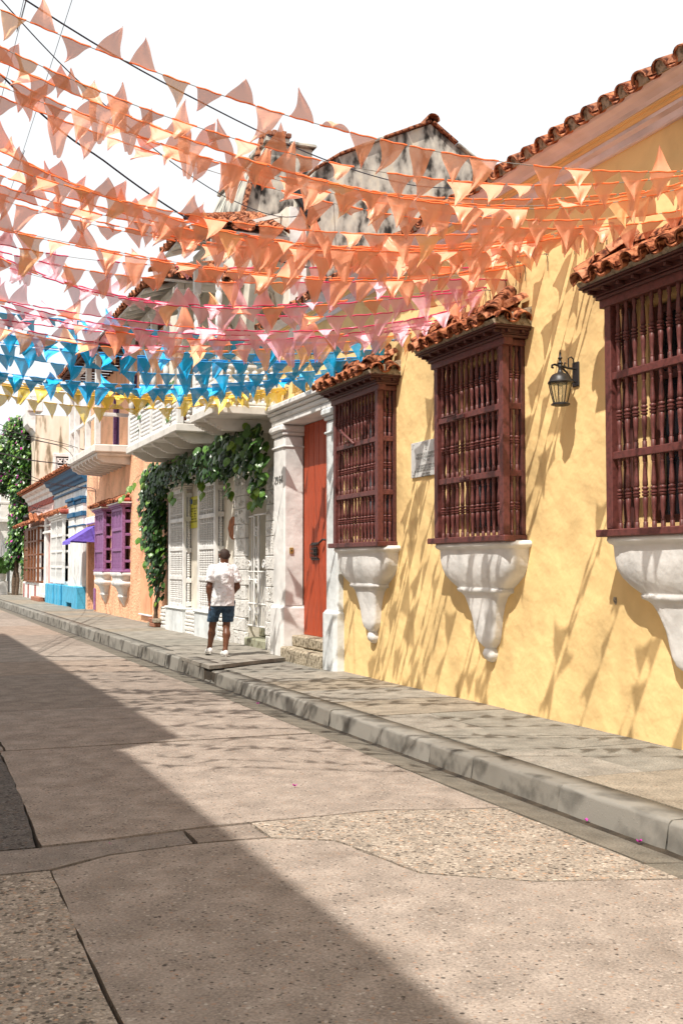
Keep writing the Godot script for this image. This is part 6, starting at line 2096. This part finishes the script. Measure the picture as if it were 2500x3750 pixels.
func make_person() -> void:
	var man := thing("person", "man seen from behind walking away in a white short-sleeved shirt and blue shorts", "person", Vector3(5.08, 0.205, -17.78))
	var hip_l := Vector3(-0.125, 0.90, -0.02)
	var hip_r := Vector3(0.06, 0.90, 0.0)
	var kn_l := Vector3(-0.15, 0.49, -0.17)
	var kn_r := Vector3(0.045, 0.49, -0.03)
	var an_l := Vector3(-0.172, 0.115, -0.27)
	var an_r := Vector3(-0.005, 0.095, 0.085)
	var sh_l := Vector3(-0.205, 1.425, 0.0)
	var sh_r := Vector3(0.155, 1.425, 0.0)
	var el_l := Vector3(-0.272, 1.13, 0.05)
	var el_r := Vector3(0.215, 1.13, 0.03)
	var wr_l := Vector3(-0.238, 0.875, -0.01)
	var wr_r := Vector3(0.165, 0.97, -0.17)
	var body := blob([
		[hip_l, kn_l, 0.088, 0.06], [kn_l, kn_l.lerp(an_l, 0.35) + Vector3(0, 0, 0.018), 0.052, 0.059], [kn_l.lerp(an_l, 0.35) + Vector3(0, 0, 0.018), an_l, 0.059, 0.035], [an_l, an_l + Vector3(0, -0.05, -0.10), 0.036, 0.036],
		[hip_r, kn_r, 0.088, 0.061], [kn_r, kn_r.lerp(an_r, 0.35) + Vector3(0.004, 0, 0.02), 0.053, 0.062], [kn_r.lerp(an_r, 0.35) + Vector3(0.004, 0, 0.02), an_r, 0.062, 0.036], [an_r, an_r + Vector3(0, -0.04, -0.11), 0.037, 0.036],
		[Vector3(-0.033, 0.95, 0), Vector3(-0.025, 1.35, 0), 0.13, 0.14, 1.3], [sh_l, sh_r, 0.06, 0.06],
		[sh_l, el_l, 0.056, 0.045], [el_l, el_l.lerp(wr_l, 0.3), 0.044, 0.044], [el_l.lerp(wr_l, 0.3), wr_l, 0.044, 0.029],
		[sh_r, el_r, 0.056, 0.045], [el_r, wr_r, 0.044, 0.029],
		[Vector3(-0.022, 1.40, 0.01), Vector3(-0.004, 1.56, -0.005), 0.066, 0.062]], 0.016, 0.03)
	# head: skull, jaw, nose, brow, ears; he looks down the street (-z)
	var hc := Vector3(0.0, 1.645, -0.012)
	var head := blob([
		[hc + Vector3(0, 0.02, 0.02), hc + Vector3(0, 0.02, -0.02), 0.082, 0.078], [hc + Vector3(0, -0.02, 0.03), hc + Vector3(0, -0.03, 0.0), 0.074, 0.07],
		[hc + Vector3(0, -0.05, -0.04), hc + Vector3(0, -0.085, -0.065), 0.052, 0.036], [hc + Vector3(0, 0.0, -0.098), hc + Vector3(0, -0.035, -0.115), 0.010, 0.016],
		[hc + Vector3(-0.03, 0.02, -0.085), hc + Vector3(0.03, 0.02, -0.085), 0.016, 0.016], [hc + Vector3(-0.02, -0.066, -0.096), hc + Vector3(0.02, -0.066, -0.096), 0.010, 0.010],
		[hc + Vector3(0, -0.10, 0.02), hc + Vector3(0, -0.02, 0.02), 0.062, 0.066]], 0.007, 0.022)
	join(body, head)
	for s in [-1, 1]:
		join(body, blob([[hc + Vector3(s * 0.078, 0.016, 0.012), hc + Vector3(s * 0.088, 0.008, 0.03), 0.014, 0.013], [hc + Vector3(s * 0.088, 0.008, 0.03), hc + Vector3(s * 0.083, -0.026, 0.016), 0.013, 0.011], [hc + Vector3(s * 0.083, -0.026, 0.016), hc + Vector3(s * 0.074, -0.03, 0.005), 0.011, 0.010]], 0.005, 0.008))
	# hands: the left one in the pocket with the thumb out, the right one in front of him
	for hd in [[wr_l, Vector3(0.012, -1.0, -0.18).normalized(), Vector3(0.3, 0, -0.95)], [wr_r, Vector3(-0.35, -0.5, -0.75).normalized(), Vector3(-0.6, 0.6, -0.2)]]:
		var w: Vector3 = hd[0]
		var dn: Vector3 = hd[1]
		var sd: Vector3 = ((hd[2] as Vector3) - dn * (hd[2] as Vector3).dot(dn)).normalized()
		var curl := dn.cross(sd)
		var hb := [[w, w + dn * 0.04, 0.028, 0.030]]
		for q in 4:
			var off := sd * (0.030 - 0.020 * q)
			var ln: float = [0.072, 0.082, 0.076, 0.058][q]
			var base := w + dn * 0.085 + off
			hb.append([w + dn * 0.03 + off * 0.7, base, 0.014, 0.011])
			hb.append([base, base + dn * ln * 0.5 + curl * 0.008, 0.0095, 0.009])
			hb.append([base + dn * ln * 0.5 + curl * 0.008, base + dn * ln * 0.9 + curl * 0.026, 0.009, 0.0075])
		hb.append([w + dn * 0.025 + sd * 0.024, w + dn * 0.055 + sd * 0.050, 0.013, 0.011])
		hb.append([w + dn * 0.055 + sd * 0.050, w + dn * 0.095 + sd * 0.054, 0.011, 0.008])
		join(body, blob(hb, 0.0045, 0.008))
	put(body, "body", M.skin, man)
	var hair := blob([[hc + Vector3(0, 0.024, 0.022), hc + Vector3(0, 0.026, -0.02), 0.0835, 0.079], [hc + Vector3(0, -0.018, 0.033), hc + Vector3(0, -0.02, 0.0), 0.0755, 0.071]], 0.007, 0.022, [[Vector3(0, -0.8, -0.6).normalized(), -(hc + Vector3(0, -0.045, 0.0)).dot(Vector3(0, 0.8, 0.6).normalized())]])
	put(hair, "hair", M.hair, man)
	for s in [-1, 1]:
		var eye := MB.new()
		eye.lathe([Vector2(0.001, -0.009), Vector2(0.008, -0.005), Vector2(0.0095, 0), Vector2(0.008, 0.005), Vector2(0.001, 0.009)], 8, hc + Vector3(s * 0.031, 0.0, -0.088))
		put(eye, "eye", M.white_trim, man)
	var shirt := blob([
		[Vector3(-0.035, 0.78, 0.012), Vector3(-0.035, 1.0, 0.008), 0.205, 0.192, 1.08], [Vector3(-0.035, 1.0, 0.008), Vector3(-0.028, 1.30, 0.012), 0.192, 0.186, 1.25], [Vector3(-0.028, 1.30, 0.012), Vector3(-0.02, 1.42, 0.01), 0.17, 0.10, 1.15],
		[sh_l + Vector3(0.02, 0.0, 0), sh_r + Vector3(-0.02, 0.0, 0), 0.076, 0.076], [Vector3(-0.012, 1.44, 0.008), Vector3(-0.008, 1.505, 0.012), 0.082, 0.074]], 0.013, 0.05, [[Vector3(0, -1, 0.04), -0.815], [Vector3(0, 1, 0.25), 1.532]], 0.005)
	for a in [[sh_l, el_l], [sh_r, el_r]]:
		var d := ((a[1] as Vector3) - (a[0] as Vector3)).normalized()
		join(shirt, blob([[a[0], (a[0] as Vector3) + d * 0.30, 0.074, 0.088]], 0.012, 0.02, [[d, (a[0] as Vector3).dot(d) + 0.235]], 0.003))
	join(shirt, blob([[Vector3(-0.06, 1.505, 0.035), Vector3(-0.012, 1.51, 0.068), 0.012, 0.013], [Vector3(-0.012, 1.51, 0.068), Vector3(0.045, 1.505, 0.035), 0.013, 0.012], [Vector3(0.045, 1.505, 0.035), Vector3(0.055, 1.49, -0.02), 0.012, 0.010], [Vector3(-0.06, 1.505, 0.035), Vector3(-0.07, 1.49, -0.02), 0.012, 0.010]], 0.008, 0.02))
	put(shirt, "shirt", M.shirt, man)
	var shorts := blob([
		[Vector3(-0.10, 0.90, 0.0), Vector3(0.035, 0.90, 0.0), 0.126, 0.126, 1.1], [hip_l + Vector3(-0.005, -0.03, 0.02), kn_l + Vector3(-0.018, 0, 0.02), 0.112, 0.086], [hip_r + Vector3(0.005, -0.03, 0.02), kn_r + Vector3(0.018, 0, 0.01), 0.112, 0.086]], 0.013, 0.018, [[Vector3(0, -1, 0), -0.555]], 0.010)
	put(shorts, "shorts", M.shorts, man)
	for s in [[an_l, 0.30], [an_r, 0.0]]:
		var a: Vector3 = s[0]
		var g := a + Vector3(0, -0.06, 0)
		var rot := Basis(Vector3(1, 0, 0), -(s[1] as float) * 0.45)
		var shoe := blob([[g + rot * Vector3(0, 0.012, 0.035), g + rot * Vector3(0, 0.01, -0.09), 0.043, 0.045], [g + rot * Vector3(0, 0.01, -0.09), g + rot * Vector3(0.0, -0.002, -0.165), 0.045, 0.036], [g + rot * Vector3(0, 0.03, 0.03), g + rot * Vector3(0, 0.035, -0.03), 0.042, 0.044]], 0.008, 0.02, [[rot * Vector3(0, -1, 0), -(g.dot(rot * Vector3(0, 1, 0))) + 0.018]])
		put(shoe, "shoe", M.shoe, man)
		var sole := MB.new()
		var rows := []
		for y in [-0.036, -0.034, -0.016]:
			var row := PackedVector3Array()
			for j in 20:
				var t := TAU * j / 20
				var zz := cos(t) * 0.135 - 0.062
				var hw := 0.045 if zz < -0.02 else 0.037
				row.append(g + rot * Vector3(sin(t) * hw * (0.6 if y < -0.035 else 1.0), y, zz * (0.9 if y < -0.035 else 1.0)))
			rows.append(row)
		sole.grid(rows, true, true)
		put(sole, "sole", M.sole, man)
	var band := MB.new()
	var ring := []
	for j in 13:
		ring.append(wr_l + Vector3(0, 0.012, 0) + Vector3(cos(TAU * j / 12) * 0.031, 0, sin(TAU * j / 12) * 0.031))
	band.tube(ring, 0.005, 5)
	put(band, "bracelet", M.iron, man)
